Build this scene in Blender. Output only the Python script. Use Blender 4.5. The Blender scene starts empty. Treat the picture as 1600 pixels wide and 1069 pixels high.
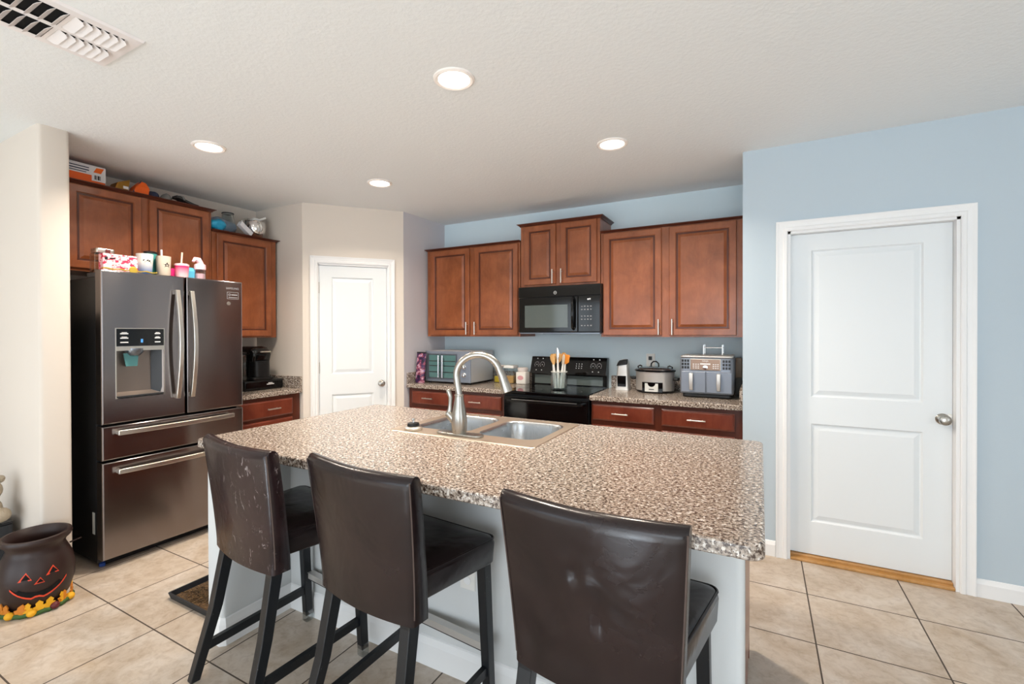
import bpy, math, random
from mathutils import Vector, Matrix
PI = math.pi
random.seed(7)
SC = bpy.context.scene
COL = SC.collection

# ------------------------------------------------------------------ camera
def make_camera():
    yaw, pitch, roll = 0.5091, -0.0063, -0.003
    f, cx, cy = 739.23, 775.68, 522.85
    c, s = math.cos(yaw), math.sin(yaw)
    r0 = Vector((c, s, 0)); d0 = Vector((-s, c, 0)); u0 = Vector((0, 0, 1))
    fwd = d0 * math.cos(pitch) + u0 * math.sin(pitch)
    up = -d0 * math.sin(pitch) + u0 * math.cos(pitch)
    right = r0 * math.cos(roll) + up * math.sin(roll)
    up = -r0 * math.sin(roll) + up * math.cos(roll)
    cam = bpy.data.cameras.new('camera'); o = bpy.data.objects.new('camera', cam)
    COL.objects.link(o)
    m = Matrix((right, up, -fwd)).transposed().to_4x4()
    m.translation = Vector((0, 0, 1.4117)); o.matrix_world = m
    cam.sensor_width = 36; cam.sensor_fit = 'HORIZONTAL'
    cam.lens = f / 1600 * 36
    cam.shift_x = (800 - cx) / 1600
    cam.shift_y = (cy - 534.5) / 1600
    cam.clip_start = 0.02
    SC.camera = o
make_camera()

# ------------------------------------------------------------------ light and exposure
vs = SC.view_settings
vs.view_transform = 'Standard'; vs.look = 'None'; vs.gamma = 1.0; vs.exposure = 0.14
vs.use_curve_mapping = False
W = bpy.data.worlds.new('sky'); SC.world = W; W.use_nodes = True
W.node_tree.nodes['Background'].inputs[0].default_value = (0.72, 0.86, 1.0, 1)
W.node_tree.nodes['Background'].inputs[1].default_value = 1.2
def area(name, loc, rot, sx, sy, power, col):
    l = bpy.data.lights.new(name, 'AREA'); l.shape = 'RECTANGLE'; l.size = sx; l.size_y = sy
    l.energy = power; l.color = col
    o = bpy.data.objects.new(name, l); COL.objects.link(o); o.location = loc; o.rotation_euler = rot
    return o
DAY = (0.86, 0.94, 1.0)
# daylight lamps at the unseen living-area windows, tilted up to fill the ceiling
area('window_daylight', (-3.05, -3.52, 1.1), (PI / 2 + .08, 0, 0), 2.9, 2.0, 36, DAY)
area('window_daylight', (0.4, -3.52, 1.1), (PI / 2 + .08, 0, 0), 3.0, 2.0, 84, DAY)
area('window_daylight', (3.42, -0.6, 1.35), (PI / 2 + .35, 0, PI / 2), 2.2, 1.5, 25, DAY)
# bluish sunlight added to brighten the ceiling, bounced off the floor behind the camera
sl_ = bpy.data.lights.new('fill_sun', 'SUN'); sl_.energy = 18.0; sl_.angle = math.radians(1.5); sl_.color = (.76, .89, 1.0)
so = bpy.data.objects.new('fill_sun', sl_); COL.objects.link(so); so.rotation_euler = (math.radians(58), 0, math.radians(-6))
LAMP_W = 19.0     # each ceiling downlight, warm
LENS_E = 14.0

# ------------------------------------------------------------------ materials
def lin(h):
    h = h.lstrip('#'); v = [int(h[i:i + 2], 16) / 255 for i in (0, 2, 4)]
    return tuple((x / 12.92 if x <= .04045 else ((x + .055) / 1.055) ** 2.4) for x in v) + (1,)
MATS = {}
def base(name, color='#808080', rough=.5, metal=0., coat=0., spec=.5, trans=0., ior=1.45, alpha=1., sheen=0.):
    m = bpy.data.materials.new(name); m.use_nodes = True
    p = m.node_tree.nodes['Principled BSDF']
    p.inputs['Base Color'].default_value = lin(color) if isinstance(color, str) else color
    p.inputs['Roughness'].default_value = rough; p.inputs['Metallic'].default_value = metal
    p.inputs['Coat Weight'].default_value = coat; p.inputs['Coat Roughness'].default_value = .15
    p.inputs['Specular IOR Level'].default_value = spec
    p.inputs['Transmission Weight'].default_value = trans; p.inputs['IOR'].default_value = ior
    p.inputs['Alpha'].default_value = alpha
    MATS[name] = m
    return m, m.node_tree, p
def N(t, kind, **kw):
    n = t.nodes.new(kind)
    for k, v in kw.items():
        if k in n.inputs: n.inputs[k].default_value = v
        else: setattr(n, k, v)
    return n
def coords(t, scale=(1, 1, 1), rot=(0, 0, 0)):
    tc = N(t, 'ShaderNodeTexCoord'); mp = N(t, 'ShaderNodeMapping')
    mp.inputs['Scale'].default_value = scale; mp.inputs['Rotation'].default_value = rot
    t.links.new(tc.outputs['Object'], mp.inputs['Vector'])
    return mp.outputs['Vector']
def noise(t, vec, scale, detail=3, rough=.55, dist=0.):
    n = N(t, 'ShaderNodeTexNoise'); n.inputs['Scale'].default_value = scale; n.inputs['Detail'].default_value = detail
    n.inputs['Roughness'].default_value = rough; n.inputs['Distortion'].default_value = dist
    t.links.new(vec, n.inputs['Vector']); return n.outputs['Fac']
def ramp(t, fac, stops, interp='LINEAR'):
    r = N(t, 'ShaderNodeValToRGB'); r.color_ramp.interpolation = interp
    e = r.color_ramp.elements
    while len(e) < len(stops): e.new(.5)
    for i, (p, c) in enumerate(stops):
        e[i].position = p; e[i].color = lin(c) if isinstance(c, str) else c
    t.links.new(fac, r.inputs['Fac']); return r.outputs['Color']
def bump(t, p, fac, strength, dist=.01):
    b = N(t, 'ShaderNodeBump'); b.inputs['Strength'].default_value = strength; b.inputs['Distance'].default_value = dist
    t.links.new(fac, b.inputs['Height']); t.links.new(b.outputs['Normal'], p.inputs['Normal'])
def mixc(t, fac, a, b):
    m = N(t, 'ShaderNodeMix', data_type='RGBA')
    t.links.new(fac, m.inputs['Factor'])
    for s, v in ((6, a), (7, b)):
        if isinstance(v, str): m.inputs[s].default_value = lin(v)
        else: t.links.new(v, m.inputs[s])
    return m.outputs[2]
def paint(name, color, rough=.75, b=.15, sc=220):
    m, t, p = base(name, color, rough, spec=.3)
    bump(t, p, noise(t, coords(t), sc, 2), b, .002); return m
paint('cool_lit_paint', '#bdcad3'); paint('warm_lit_paint', '#dfd5ca'); paint('blue_lit_paint', '#d6d3d8'); paint('cool_lit_paint_pale', '#d4e4eb'); paint('island_paint', '#d2d4d4')
paint('white_trim', '#eeeeee', .4, .02); paint('white_door', '#e6eaec', .38, .02)
m, t, p = base('ceiling_texture', '#eceff0', .9, spec=.2)
v = coords(t); f1 = noise(t, v, 55, 4, .6)
bump(t, p, f1, .35, .006)
def wood(name, c1, c2, c3, rough=.32):
    m, t, p = base(name, c1, rough, coat=.2)
    v = coords(t, (9, 9, 1.1)); a = noise(t, v, 5, 5, .6, .6)
    bl = noise(t, coords(t, (1, 1, .7)), 6.5, 4, .6, .4)
    g = noise(t, coords(t, (60, 60, 4)), 6, 3, .6)
    cA = ramp(t, a, [(.3, c1), (.7, c2)])
    cB = mixc(t, ramp(t, bl, [(.33, '#000000'), (.68, '#ffffff')]), cA, c3)
    mm = N(t, 'ShaderNodeMix', data_type='RGBA', blend_type='MULTIPLY'); mm.inputs['Factor'].default_value = .16
    t.links.new(cB, mm.inputs[6]); t.links.new(ramp(t, g, [(.3, '#9a9a9a'), (.65, '#ffffff')]), mm.inputs[7])
    t.links.new(mm.outputs[2], p.inputs['Base Color'])
    bump(t, p, g, .03, .002); return m
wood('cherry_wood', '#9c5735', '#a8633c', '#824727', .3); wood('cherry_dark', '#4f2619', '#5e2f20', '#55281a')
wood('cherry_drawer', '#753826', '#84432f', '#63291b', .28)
wood('oak_threshold', '#b9853f', '#a06f30', '#c4935a', .4); wood('spoon_wood', '#d9a764', '#c99450', '#e0b377', .6)
wood('tan_board', '#a58a70', '#96795f', '#b09478', .6)
# speckled stone-look laminate
m, t, p = base('granite', '#a89684', .2, spec=.5)
v = coords(t)
n1 = noise(t, v, 104, 3, .6, .2); n2 = noise(t, v, 175, 2, .6, .2); n3 = noise(t, v, 80, 2, .55, .3)
c = ramp(t, n1, [(0, '#2a201d'), (.40, '#46362e'), (.45, '#776a60'), (.50, '#9b8d80'), (.60, '#b0a296'), (.66, '#cdc6bf')], 'LINEAR')
c2 = mixc(t, ramp(t, n2, [(.35, '#ffffff'), (.39, '#000000')]), c, '#3a2e29')
c3 = mixc(t, ramp(t, n3, [(.60, '#000000'), (.64, '#ffffff')]), c2, '#d9d2ca')
t.links.new(c3, p.inputs['Base Color'])
# floor tile
m, t, p = base('floor_tile', '#b5a493', .32)
tc = N(t, 'ShaderNodeTexCoord'); sx = N(t, 'ShaderNodeSeparateXYZ'); t.links.new(tc.outputs['Object'], sx.inputs[0])
def mth(op, a, b=None):
    n = N(t, 'ShaderNodeMath', operation=op)
    for i, x in enumerate((a, b)):
        if x is None: continue
        if isinstance(x, (int, float)): n.inputs[i].default_value = x
        else: t.links.new(x, n.inputs[i])
    return n.outputs[0]
def joint(o, off, step):
    q = mth('DIVIDE', mth('SUBTRACT', o, off), step)
    fr = mth('FRACT', q); d = mth('MINIMUM', fr, mth('SUBTRACT', 1.0, fr))
    return mth('LESS_THAN', mth('MULTIPLY', d, step), .0032), mth('FLOOR', q)
jx, ix = joint(sx.outputs[0], .219, .456); jy, iy = joint(sx.outputs[1], 3.016, .464)
jt = mth('MAXIMUM', jx, jy)
idn = N(t, 'ShaderNodeTexWhiteNoise', noise_dimensions='2D'); cb = N(t, 'ShaderNodeCombineXYZ')
t.links.new(ix, cb.inputs[0]); t.links.new(iy, cb.inputs[1]); t.links.new(cb.outputs[0], idn.inputs['Vector'])
ad = N(t, 'ShaderNodeVectorMath', operation='MULTIPLY_ADD'); ad.inputs[1].default_value = (1, 1, 1)
sc_ = N(t, 'ShaderNodeVectorMath', operation='SCALE'); sc_.inputs['Scale'].default_value = 7.
t.links.new(idn.outputs['Color'], sc_.inputs[0]); t.links.new(tc.outputs['Object'], ad.inputs[0]); t.links.new(sc_.outputs[0], ad.inputs[2])
na = noise(t, ad.outputs[0], 4.2, 6, .62, .9); nb = noise(t, ad.outputs[0], 28, 4, .65, .5)
ca = ramp(t, na, [(.3, '#ae9b86'), (.5, '#c1b2a2'), (.7, '#cec3b8')])
mm = N(t, 'ShaderNodeMix', data_type='RGBA', blend_type='MULTIPLY'); mm.inputs['Factor'].default_value = .5
t.links.new(ca, mm.inputs[6]); t.links.new(ramp(t, nb, [(.3, '#cdc2b6'), (.55, '#ffffff')]), mm.inputs[7])
t.links.new(mixc(t, jt, mm.outputs[2], '#4a3f36'), p.inputs['Base Color'])
hgt = mth('SUBTRACT', mth('MULTIPLY', nb, .25), jt); bump(t, p, hgt, .12, .003)
rr = mth('ADD', mth('MULTIPLY', jt, .5), .3); t.links.new(rr, p.inputs['Roughness'])
# brushed metals
def brushed(name, color, rough, streak=(2, 2, 260), aniso=.0, arot=0.):
    m, t, p = base(name, color, rough, 1.)
    g = noise(t, coords(t, streak), 4, 3, .6)
    mr = N(t, 'ShaderNodeMapRange'); mr.inputs['To Min'].default_value = rough * .85; mr.inputs['To Max'].default_value = rough * 1.2
    t.links.new(g, mr.inputs['Value']); t.links.new(mr.outputs[0], p.inputs['Roughness'])
    if aniso:
        p.inputs['Anisotropic'].default_value = aniso; p.inputs['Anisotropic Rotation'].default_value = arot
        tg = N(t, 'ShaderNodeTangent', direction_type='RADIAL', axis='Z'); t.links.new(tg.outputs[0], p.inputs['Tangent'])
    return m
brushed('black_steel', '#8d8685', .16, (3, 3, 60), .95, .25)
brushed('nickel', '#aeaaa3', .28, (40, 40, 3)); brushed('sink_steel', '#b9bcbf', .28, (200, 3, 3))
brushed('sink_rim_steel', '#c4b5a5', .42, (200, 3, 3)); brushed('steel', '#cfccc8', .4, (3, 3, 200)); MATS['steel'].node_tree.nodes['Principled BSDF'].inputs['Metallic'].default_value = .7
base('handle_metal', '#d8d4cc', .3, 1.); base('chrome', '#e8e8e8', .08, 1.)
base('black_gloss', '#0b0b0c', .08); base('black_plastic', '#111112', .38); base('black_side', '#141416', .42)
base('black_glass', '#060607', .04); base('dark_void', '#020202', .9); base('dark_grey', '#2c2d30', .45)
base('recess_steel', '#8d827b', .35, .8); base('grey_steel', '#7d838c', .3, .85); base('fryer_grey', '#848b97', .4, .4); base('fryer_copper', '#8d7464', .3, .6)
base('white_plastic', '#e9e7e2', .35); base('white_print', '#e6e6e6', .5); base('black_print', '#18181c', .5)
base('grey_print', '#8f8f92', .5); base('blue_print', '#4f9bea', .5); base('orange_print', '#f26c12', .5)
m, t, p = base('window_tint', '#59615f', .06)
# leather
def leather(name, c1, c2, scuff):
    m, t, p = base(name, c1, .34, spec=.45)
    v = coords(t); w = noise(t, v, 5, 3, .55, .4); fine = noise(t, v, 190, 2, .5)
    cc = ramp(t, w, [(.35, c1), (.7, c2)])
    if scuff:
        sv = coords(t, (1, 1, .45), (0, .5, 0)); s1 = noise(t, sv, 42, 5, .75, 1.3); area_ = noise(t, v, 6, 2, .5)
        mk = mth2(t, 'MULTIPLY', ramp(t, s1, [(scuff, '#000000'), (scuff + .03, '#ffffff')]), ramp(t, area_, [(.42, '#000000'), (.6, '#ffffff')]))
        cc = mixc(t, mk, cc, '#857b7a')
    t.links.new(cc, p.inputs['Base Color'])
    hh = mth2(t, 'ADD', mth2(t, 'MULTIPLY', w, 1.0), mth2(t, 'MULTIPLY', fine, .025)); bump(t, p, hh, .3, .02)
    rv = N(t, 'ShaderNodeMapRange'); rv.inputs['To Min'].default_value = .17; rv.inputs['To Max'].default_value = .32
    t.links.new(noise(t, v, 14, 3), rv.inputs['Value']); t.links.new(rv.outputs[0], p.inputs['Roughness'])
    return m
def mth2(t, op, a, b):
    n = N(t, 'ShaderNodeMath', operation=op)
    for i, x in enumerate((a, b)):
        if isinstance(x, (int, float)): n.inputs[i].default_value = x
        else: t.links.new(x, n.inputs[i])
    return n.outputs[0]
leather('leather_worn', '#211617', '#322324', .61); leather('leather_brown', '#181011', '#271b1b', .73)
leather('leather_dark', '#1b1516', '#261c1c', 0)
base('seam_thread', '#54453f', .7)
m, t, p = base('stool_wood', '#14171b', .35)
t.links.new(mixc(t, ramp(t, noise(t, coords(t), 60, 4, .7), [(.70, '#000000'), (.73, '#ffffff')]), '#14171b', '#8d8a86'), p.inputs['Base Color'])
def thin_glass(name, tint, refl, rough):
    m, t, p = base(name, '#ffffff', rough)
    tr = N(t, 'ShaderNodeBsdfTransparent'); tr.inputs['Color'].default_value = lin(tint)
    gl = N(t, 'ShaderNodeBsdfGlossy'); gl.inputs['Roughness'].default_value = rough
    lw = N(t, 'ShaderNodeLayerWeight'); lw.inputs['Blend'].default_value = refl
    mx = N(t, 'ShaderNodeMixShader'); t.links.new(lw.outputs['Facing'], mx.inputs['Fac']); t.links.new(tr.outputs[0], mx.inputs[1]); t.links.new(gl.outputs[0], mx.inputs[2])
    t.links.new(mx.outputs[0], t.nodes['Material Output'].inputs['Surface'])
thin_glass('clear_plastic', '#e8eef0', .35, .08); thin_glass('clear_glass', '#f0f5f5', .35, .03)
base('teal_clear', '#5f9a9b', .2, trans=.3)
base('iron_brown', '#2a1a17', .42, spec=.5); base('iron_inside', '#1c1310', .7)
base('ember', '#d8472a', .5); base('maple_yellow', '#e0a41c', .6); base('maple_orange', '#c8781e', .6); base('moss_green', '#3c5a2a', .7); base('berry', '#5a1b1d', .5)
m, t, p = base('plush_fur', '#b7a68f', .95); bump(t, p, noise(t, coords(t), 90, 3), .8, .01)
m, t, p = base('straw', '#5d452c', .9); t.links.new(ramp(t, noise(t, coords(t, (1, 6, 1), (0, 0, .6)), 40, 4, .7), [(.35, '#1d140d'), (.6, '#6a5032'), (.75, '#a98b5c')]), p.inputs['Base Color'])
m, t, p = base('candy_print', '#e9a7b4', .45)
cv = coords(t, (1, 1, 1.4)); t.links.new(mixc(t, ramp(t, noise(t, cv, 26, 3, .6), [(.55, '#000000'), (.6, '#ffffff')]), ramp(t, noise(t, cv, 34, 2), [(.45, '#f0bfc6'), (.52, '#d9365a'), (.62, '#c62a45')], 'CONSTANT'), '#f4e6e2'), p.inputs['Base Color'])
base('gold', '#cdb04a', .4, .6)
def vgrad(name, c0, c1, z0, z1, rough=.35):
    m, t, p = base(name, c0, rough)
    tc = N(t, 'ShaderNodeTexCoord'); s = N(t, 'ShaderNodeSeparateXYZ'); t.links.new(tc.outputs['Object'], s.inputs[0])
    mr = N(t, 'ShaderNodeMapRange'); mr.inputs['From Min'].default_value = z0; mr.inputs['From Max'].default_value = z1
    t.links.new(s.outputs[2], mr.inputs['Value']); t.links.new(ramp(t, mr.outputs[0], [(0, c0), (1, c1)]), p.inputs['Base Color'])
vgrad('cup_blue_fade', '#2f62a8', '#d8d4cb', .05, .125); vgrad('cup_pink_fade', '#efdcdc', '#d81f62', .03, .12)
base('cup_beige', '#bfb3a4', .4); base('teal', '#3f8f8c', .35); base('magenta', '#b71d63', .35); base('sky_blue', '#4fa0bf', .4); base('soft_pink', '#e9bcc4', .4)
base('straw_pink', '#e0c4b2', .4)
base('orange_card', '#ef6418', .5); base('white_card', '#e4e3e6', .5); base('gold_foil', '#a0762f', .3, .5)
base('navy_cloth', '#2c3650', .8); base('grey_cloth', '#787672', .7); base('dark_cloth', '#3c3b3a', .6)
m, t, p = base('turquoise_bag', '#2fa6cf', .3); bump(t, p, noise(t, coords(t), 40, 3), .8, .01)
m, t, p = base('clear_bag', '#b4cbe0', .12, trans=.7, ior=1.1); bump(t, p, noise(t, coords(t), 50, 3), .6, .01)
m, t, p = base('snack_print', '#2c2440', .3)
cv = coords(t); t.links.new(ramp(t, noise(t, cv, 22, 3, .6), [(.36, '#1b1428'), (.46, '#3b2350'), (.53, '#8d3a4a'), (.6, '#c7a3b0'), (.68, '#2b4ea2')]), p.inputs['Base Color'])
base('pasta', '#dba85f', .7); base('yellow', '#e3bf2a', .5); base('flour', '#e8e2da', .7); base('label_pink', '#d59a9d', .6); base('lid_pale', '#ddd2cc', .4)
base('silicone_orange', '#e08a2c', .5); base('sticker_white', '#cfd0cc', .6); base('blue_foot', '#2d56b0', .4)
m, t, p = base('lamp_lens', '#fff1e0', .5); p.inputs['Emission Color'].default_value = (1, .86, .72, 1); p.inputs['Emission Strength'].default_value = LENS_E
m, t, p = base('lamp_ring', '#f3ece6', .5)
base('vent_white', '#eeeaea', .4); base('oven_inside', '#557675', .1); base('toaster_steel', '#c3c5c8', .42, .35)
base('mat_black', '#1c1f24', .5)
M = MATS

# ------------------------------------------------------------------ mesh builder
class MB:
    def __init__(s): s.v = []; s.f = []
    def add(s, vs_, fs):
        b = len(s.v); s.v += [tuple(x) for x in vs_]; s.f += [tuple(i + b for i in f) for f in fs]; return s
    def box(s, x0, x1, y0, y1, z0, z1):
        x0, x1 = sorted((x0, x1)); y0, y1 = sorted((y0, y1)); z0, z1 = sorted((z0, z1))
        return s.add([(x0, y0, z0), (x1, y0, z0), (x1, y1, z0), (x0, y1, z0), (x0, y0, z1), (x1, y0, z1), (x1, y1, z1), (x0, y1, z1)],
                     [(3, 2, 1, 0), (4, 5, 6, 7), (0, 1, 5, 4), (1, 2, 6, 5), (2, 3, 7, 6), (3, 0, 4, 7)])
    def loft(s, rings, cap0=True, cap1=True, close=True):
        n = len(rings[0]); b = len(s.v)
        for r in rings: s.v += [tuple(p) for p in r]
        for i in range(len(rings) - 1):
            for j in range(n if close else n - 1):
                k = (j + 1) % n
                s.f.append((b + i * n + j, b + i * n + k, b + (i + 1) * n + k, b + (i + 1) * n + j))
        if cap0: s.f.append(tuple(b + j for j in reversed(range(n))))
        if cap1: s.f.append(tuple(b + (len(rings) - 1) * n + j for j in range(n)))
        return s
    def lathe(s, prof, c=(0, 0, 0), n=32, axis='z', cap0=True, cap1=True, sx=1., sy=1.):
        rings = []
        for r, h in prof:
            ring = []
            for i in range(n):
                a = 2 * PI * i / n; u, w = r * math.cos(a) * sx, r * math.sin(a) * sy
                if axis == 'z': q = (c[0] + u, c[1] + w, c[2] + h)
                elif axis == 'y': q = (c[0] + u, c[1] - h, c[2] + w)     # axis towards -y
                else: q = (c[0] + h, c[1] + u, c[2] + w)
                ring.append(q)
            rings.append(ring)
        return s.loft(rings, cap0, cap1)
    def rbox(s, x0, x1, y0, y1, z0, z1, r=.01, n=4, rt=None):
        """vertical rounded corners, small rounding at top and bottom"""
        rt = r * .5 if rt is None else rt
        def ring(z, ins):
            pts = []
            rr = max(r - ins, .0005)
            for cx, cy, a0 in ((x1 - r, y1 - r, 0), (x0 + r, y1 - r, PI / 2), (x0 + r, y0 + r, PI), (x1 - r, y0 + r, 1.5 * PI)):
                for k in range(n + 1):
                    a = a0 + k * PI / 2 / n; pts.append((cx + rr * math.cos(a), cy + rr * math.sin(a), z))
            return pts
        rt = min(rt, r * .98, (z1 - z0) / 2.01)
        R = [ring(z0, rt), ring(z0 + rt * .3, rt * .3), ring(z0 + rt, 0), ring(z1 - rt, 0), ring(z1 - rt * .3, rt * .3), ring(z1, rt)]
        return s.loft(R)
    def tube(s, pts, r, n=10, cap=True):
        P = [Vector(p) for p in pts]; R = r if isinstance(r, (list, tuple)) else [r] * len(P)
        t0 = (P[1] - P[0]).normalized(); ref = Vector((0, 0, 1)) if abs(t0.z) < .9 else Vector((1, 0, 0))
        u = t0.cross(ref).normalized(); rings = []
        for i, p in enumerate(P):
            tg = (P[min(i + 1, len(P) - 1)] - P[max(i - 1, 0)]).normalized()
            u = (u - tg * u.dot(tg)).normalized(); w = tg.cross(u)
            rings.append([p + (u * math.cos(2 * PI * k / n) + w * math.sin(2 * PI * k / n)) * R[i] for k in range(n)])
        return s.loft(rings, cap, cap)
    def bar(s, p0, p1, w0, d0, w1=None, d1=None):
        """square bar from p0 to p1, widths along x and y"""
        w1 = w0 if w1 is None else w1; d1 = d0 if d1 is None else d1
        def rg(p, w, d): return [(p[0] - w / 2, p[1] - d / 2, p[2]), (p[0] + w / 2, p[1] - d / 2, p[2]), (p[0] + w / 2, p[1] + d / 2, p[2]), (p[0] - w / 2, p[1] + d / 2, p[2])]
        return s.loft([rg(p0, w0, d0), rg(p1, w1, d1)])
    def barh(s, p0, p1, h, w):
        """horizontal-ish bar p0->p1 with height h and width w"""
        a, b = Vector(p0), Vector(p1); d = (b - a).normalized(); sd = d.cross(Vector((0, 0, 1))).normalized() * w / 2; u = Vector((0, 0, h / 2))
        return s.loft([[q - sd - u, q + sd - u, q + sd + u, q - sd + u] for q in (a, b)])
    def rect_rings(s, x0, x1, z0, z1, prof, fill=True):
        """nested rectangles on a face towards -y: prof = (inset, y)"""
        rings = [[(x0 + i, y, z0 + i), (x1 - i, y, z0 + i), (x1 - i, y, z1 - i), (x0 + i, y, z1 - i)] for i, y in prof]
        return s.loft(rings, False, fill)
    def sphere(s, c, rx, ry=None, rz=None, n=16, m=10):
        ry = rx if ry is None else ry; rz = rx if rz is None else rz
        prof = [(math.sin(PI * k / m), -math.cos(PI * k / m)) for k in range(m + 1)]
        prof[0] = (.02, -1); prof[-1] = (.02, 1)
        rings = [[(c[0] + r * rx * math.cos(2 * PI * i / n), c[1] + r * ry * math.sin(2 * PI * i / n), c[2] + h * rz) for i in range(n)] for r, h in prof]
        return s.loft(rings)
    def move(s, d):
        s.v = [(x + d[0], y + d[1], z + d[2]) for x, y, z in s.v]; return s
    def xform(s, fn):
        s.v = [tuple(fn(*p)) for p in s.v]; return s
    def __iadd__(s, o): s.add(o.v, o.f); return s
def obj(name, mb, mat, parent=None, loc=None, rotz=0., smooth=None, bevel=0., sub=0):
    me = bpy.data.meshes.new(name); me.from_pydata([tuple(p) for p in mb.v], [], mb.f); me.update()
    import bmesh
    bm = bmesh.new(); bm.from_mesh(me); bmesh.ops.recalc_face_normals(bm, faces=bm.faces); bm.to_mesh(me); bm.free()
    me.materials.append(M[mat] if isinstance(mat, str) else mat)
    o = bpy.data.objects.new(name, me); COL.objects.link(o)
    if parent is not None: o.parent = parent
    if loc is not None: o.location = loc
    o.rotation_euler = (0, 0, rotz)
    if smooth is not None:
        for q in me.polygons: q.use_smooth = True
        if smooth: me.set_sharp_from_angle(angle=math.radians(smooth))
    if bevel:
        b = o.modifiers.new('bevel', 'BEVEL'); b.width = bevel; b.segments = 2; b.limit_method = 'ANGLE'; b.angle_limit = math.radians(35)
    if sub:
        b = o.modifiers.new('sub', 'SUBSURF'); b.levels = sub; b.render_levels = sub
    return o
def tag(o, label, cat, group=None):
    o['label'] = label; o['category'] = cat
    if group: o['group'] = group
    return o
def thing(name, label, cat, loc, rotz=0., group=None):
    o = bpy.data.objects.new(name, None); o.empty_display_size = .1; COL.objects.link(o)
    o.location = loc; o.rotation_euler = (0, 0, rotz); return tag(o, label, cat, group)
def struct(name, mb, mat, **kw):
    o = obj(name, mb, mat, **kw)
    if o.parent is None: o['kind'] = 'structure'
    return o
def text_mb(body, size, y=-.0008):
    """lettering facing -y, centred on the origin"""
    cu = bpy.data.curves.new('lettering', 'FONT'); cu.body = body; cu.size = size; cu.align_x = 'CENTER'; cu.align_y = 'CENTER'; cu.extrude = .0005; cu.resolution_u = 3
    to = bpy.data.objects.new('lettering', cu); me = bpy.data.meshes.new_from_object(to)
    mb = MB(); mb.add([(v.co.x, y - v.co.z, v.co.y) for v in me.vertices], [tuple(q.vertices) for q in me.polygons])
    bpy.data.objects.remove(to); bpy.data.curves.remove(cu); bpy.data.meshes.remove(me); return mb

# ------------------------------------------------------------------ setting
H = 2.558
YB, XC, XL, YR = 4.186, -2.973, -4.19, 3.43
XW, XE, YS = -5.6, 3.5, -3.6
struct('floor', MB().box(XW - .1, XE + .1, YS - .1, YB + .1, -.08, 0), 'floor_tile')
struct('ceiling', MB().box(XW - .1, XE + .1, YS - .1, YB + .1, H, H + .1), 'ceiling_texture')
struct('wall_back', MB().box(XC - .1, -.1, YB, YB + .1, 0, H), 'cool_lit_paint_pale')  # paler copy of the right wall's tone, brightening the dim back wall by colour
D0, D1, DT = .146, .936, 2.022                                             # garage door opening
struct('wall_right', MB().box(-.1, D0, YR, YB + .1, 0, H).box(D1, XE + .1, YR, YR + .16, 0, H).box(D0, D1, YR, YR + .16, DT, H), 'cool_lit_paint')
struct('wall_left', MB().box(XL - .1, XL, 1.18, 2.92, 0, H), 'warm_lit_paint')
struct('wall_stub', MB().rbox(XW - .1, -3.443, 1.04, 1.18, 0, H, .02, 4, .0001), 'warm_lit_paint', smooth=40)
PA = (-3.536, 2.82); PANG = math.atan2(3.512 - 2.82, XC + 3.536); PL = math.hypot(3.512 - 2.82, XC + 3.536)
struct('wall_nook', MB().box(XL, PA[0] - .0, 2.82, 2.92, 0, H), 'warm_lit_paint')
struct('wall_pantry', MB().box(0, .118, 0, .09, 0, H).box(.750, PL, 0, .09, 0, H).box(.118, .750, 0, .09, 2.03, H), 'warm_lit_paint', loc=(PA[0], PA[1], 0), rotz=PANG)
struct('wall_corner', MB().box(XC - .1, XC, 3.512, YB + .02, 0, H), 'blue_lit_paint')  # same paint as the pantry wall, with bluish light put into its colour
# the unseen living area behind the camera; its rear windows widened to add light
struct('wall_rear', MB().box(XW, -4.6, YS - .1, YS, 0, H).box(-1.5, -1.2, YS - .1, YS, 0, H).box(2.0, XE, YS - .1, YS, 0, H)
       .box(-4.6, -1.5, YS - .1, YS, 2.15, H).box(-1.2, 2.0, YS - .1, YS, 2.15, H), 'warm_lit_paint')
struct('wall_west', MB().box(XW - .1, XW, YS, 1.04, 0, H), 'warm_lit_paint')
struct('wall_east', MB().box(XE, XE + .1, YS, -1.8, 0, H).box(XE, XE + .1, .6, YR, 0, H).box(XE, XE + .1, -1.8, .6, 0, .55).box(XE, XE + .1, -1.8, .6, 2.15, H), 'warm_lit_paint')
def window(n, x0, x1, z0, z1, mull, rotz, loc):
    mb = MB().box(x0, x0 + .05, 0, .06, z0, z1).box(x1 - .05, x1, 0, .06, z0, z1).box(x0, x1, 0, .06, z0, z0 + .05).box(x0, x1, 0, .06, z1 - .05, z1)
    for k in range(1, mull): xm = x0 + (x1 - x0) * k / mull; mb.box(xm - .025, xm + .025, 0, .06, z0, z1)
    struct('window_%d' % n, mb, 'white_trim', loc=loc, rotz=rotz)
window(1, -1.55, 1.55, 0, 2.15, 3, 0, (-3.05, YS + .0, 0)); window(2, -1.6, 1.6, 0, 2.15, 3, 0, (.4, YS + .0, 0)); window(3, -1.2, 1.2, .55, 2.15, 2, PI / 2, (XE, -.6, 0))
CASP = [(0, 0), (0, .012), (.006, .016), (.020, .016), (.026, .011), (.045, .014), (.056, .018), (.062, .018), (.062, 0)]
def casing(name, x0, x1, zt, loc, rotz):
    st = []
    for k in range(4):
        ring = []
        for a, b in CASP:
            x = x0 - a if k < 2 else x1 + a; z = 0 if k in (0, 3) else zt + a
            ring.append((x, -b, z))
        st.append(ring)
    struct(name, MB().loft(st), 'white_trim', loc=loc, rotz=rotz)
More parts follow.
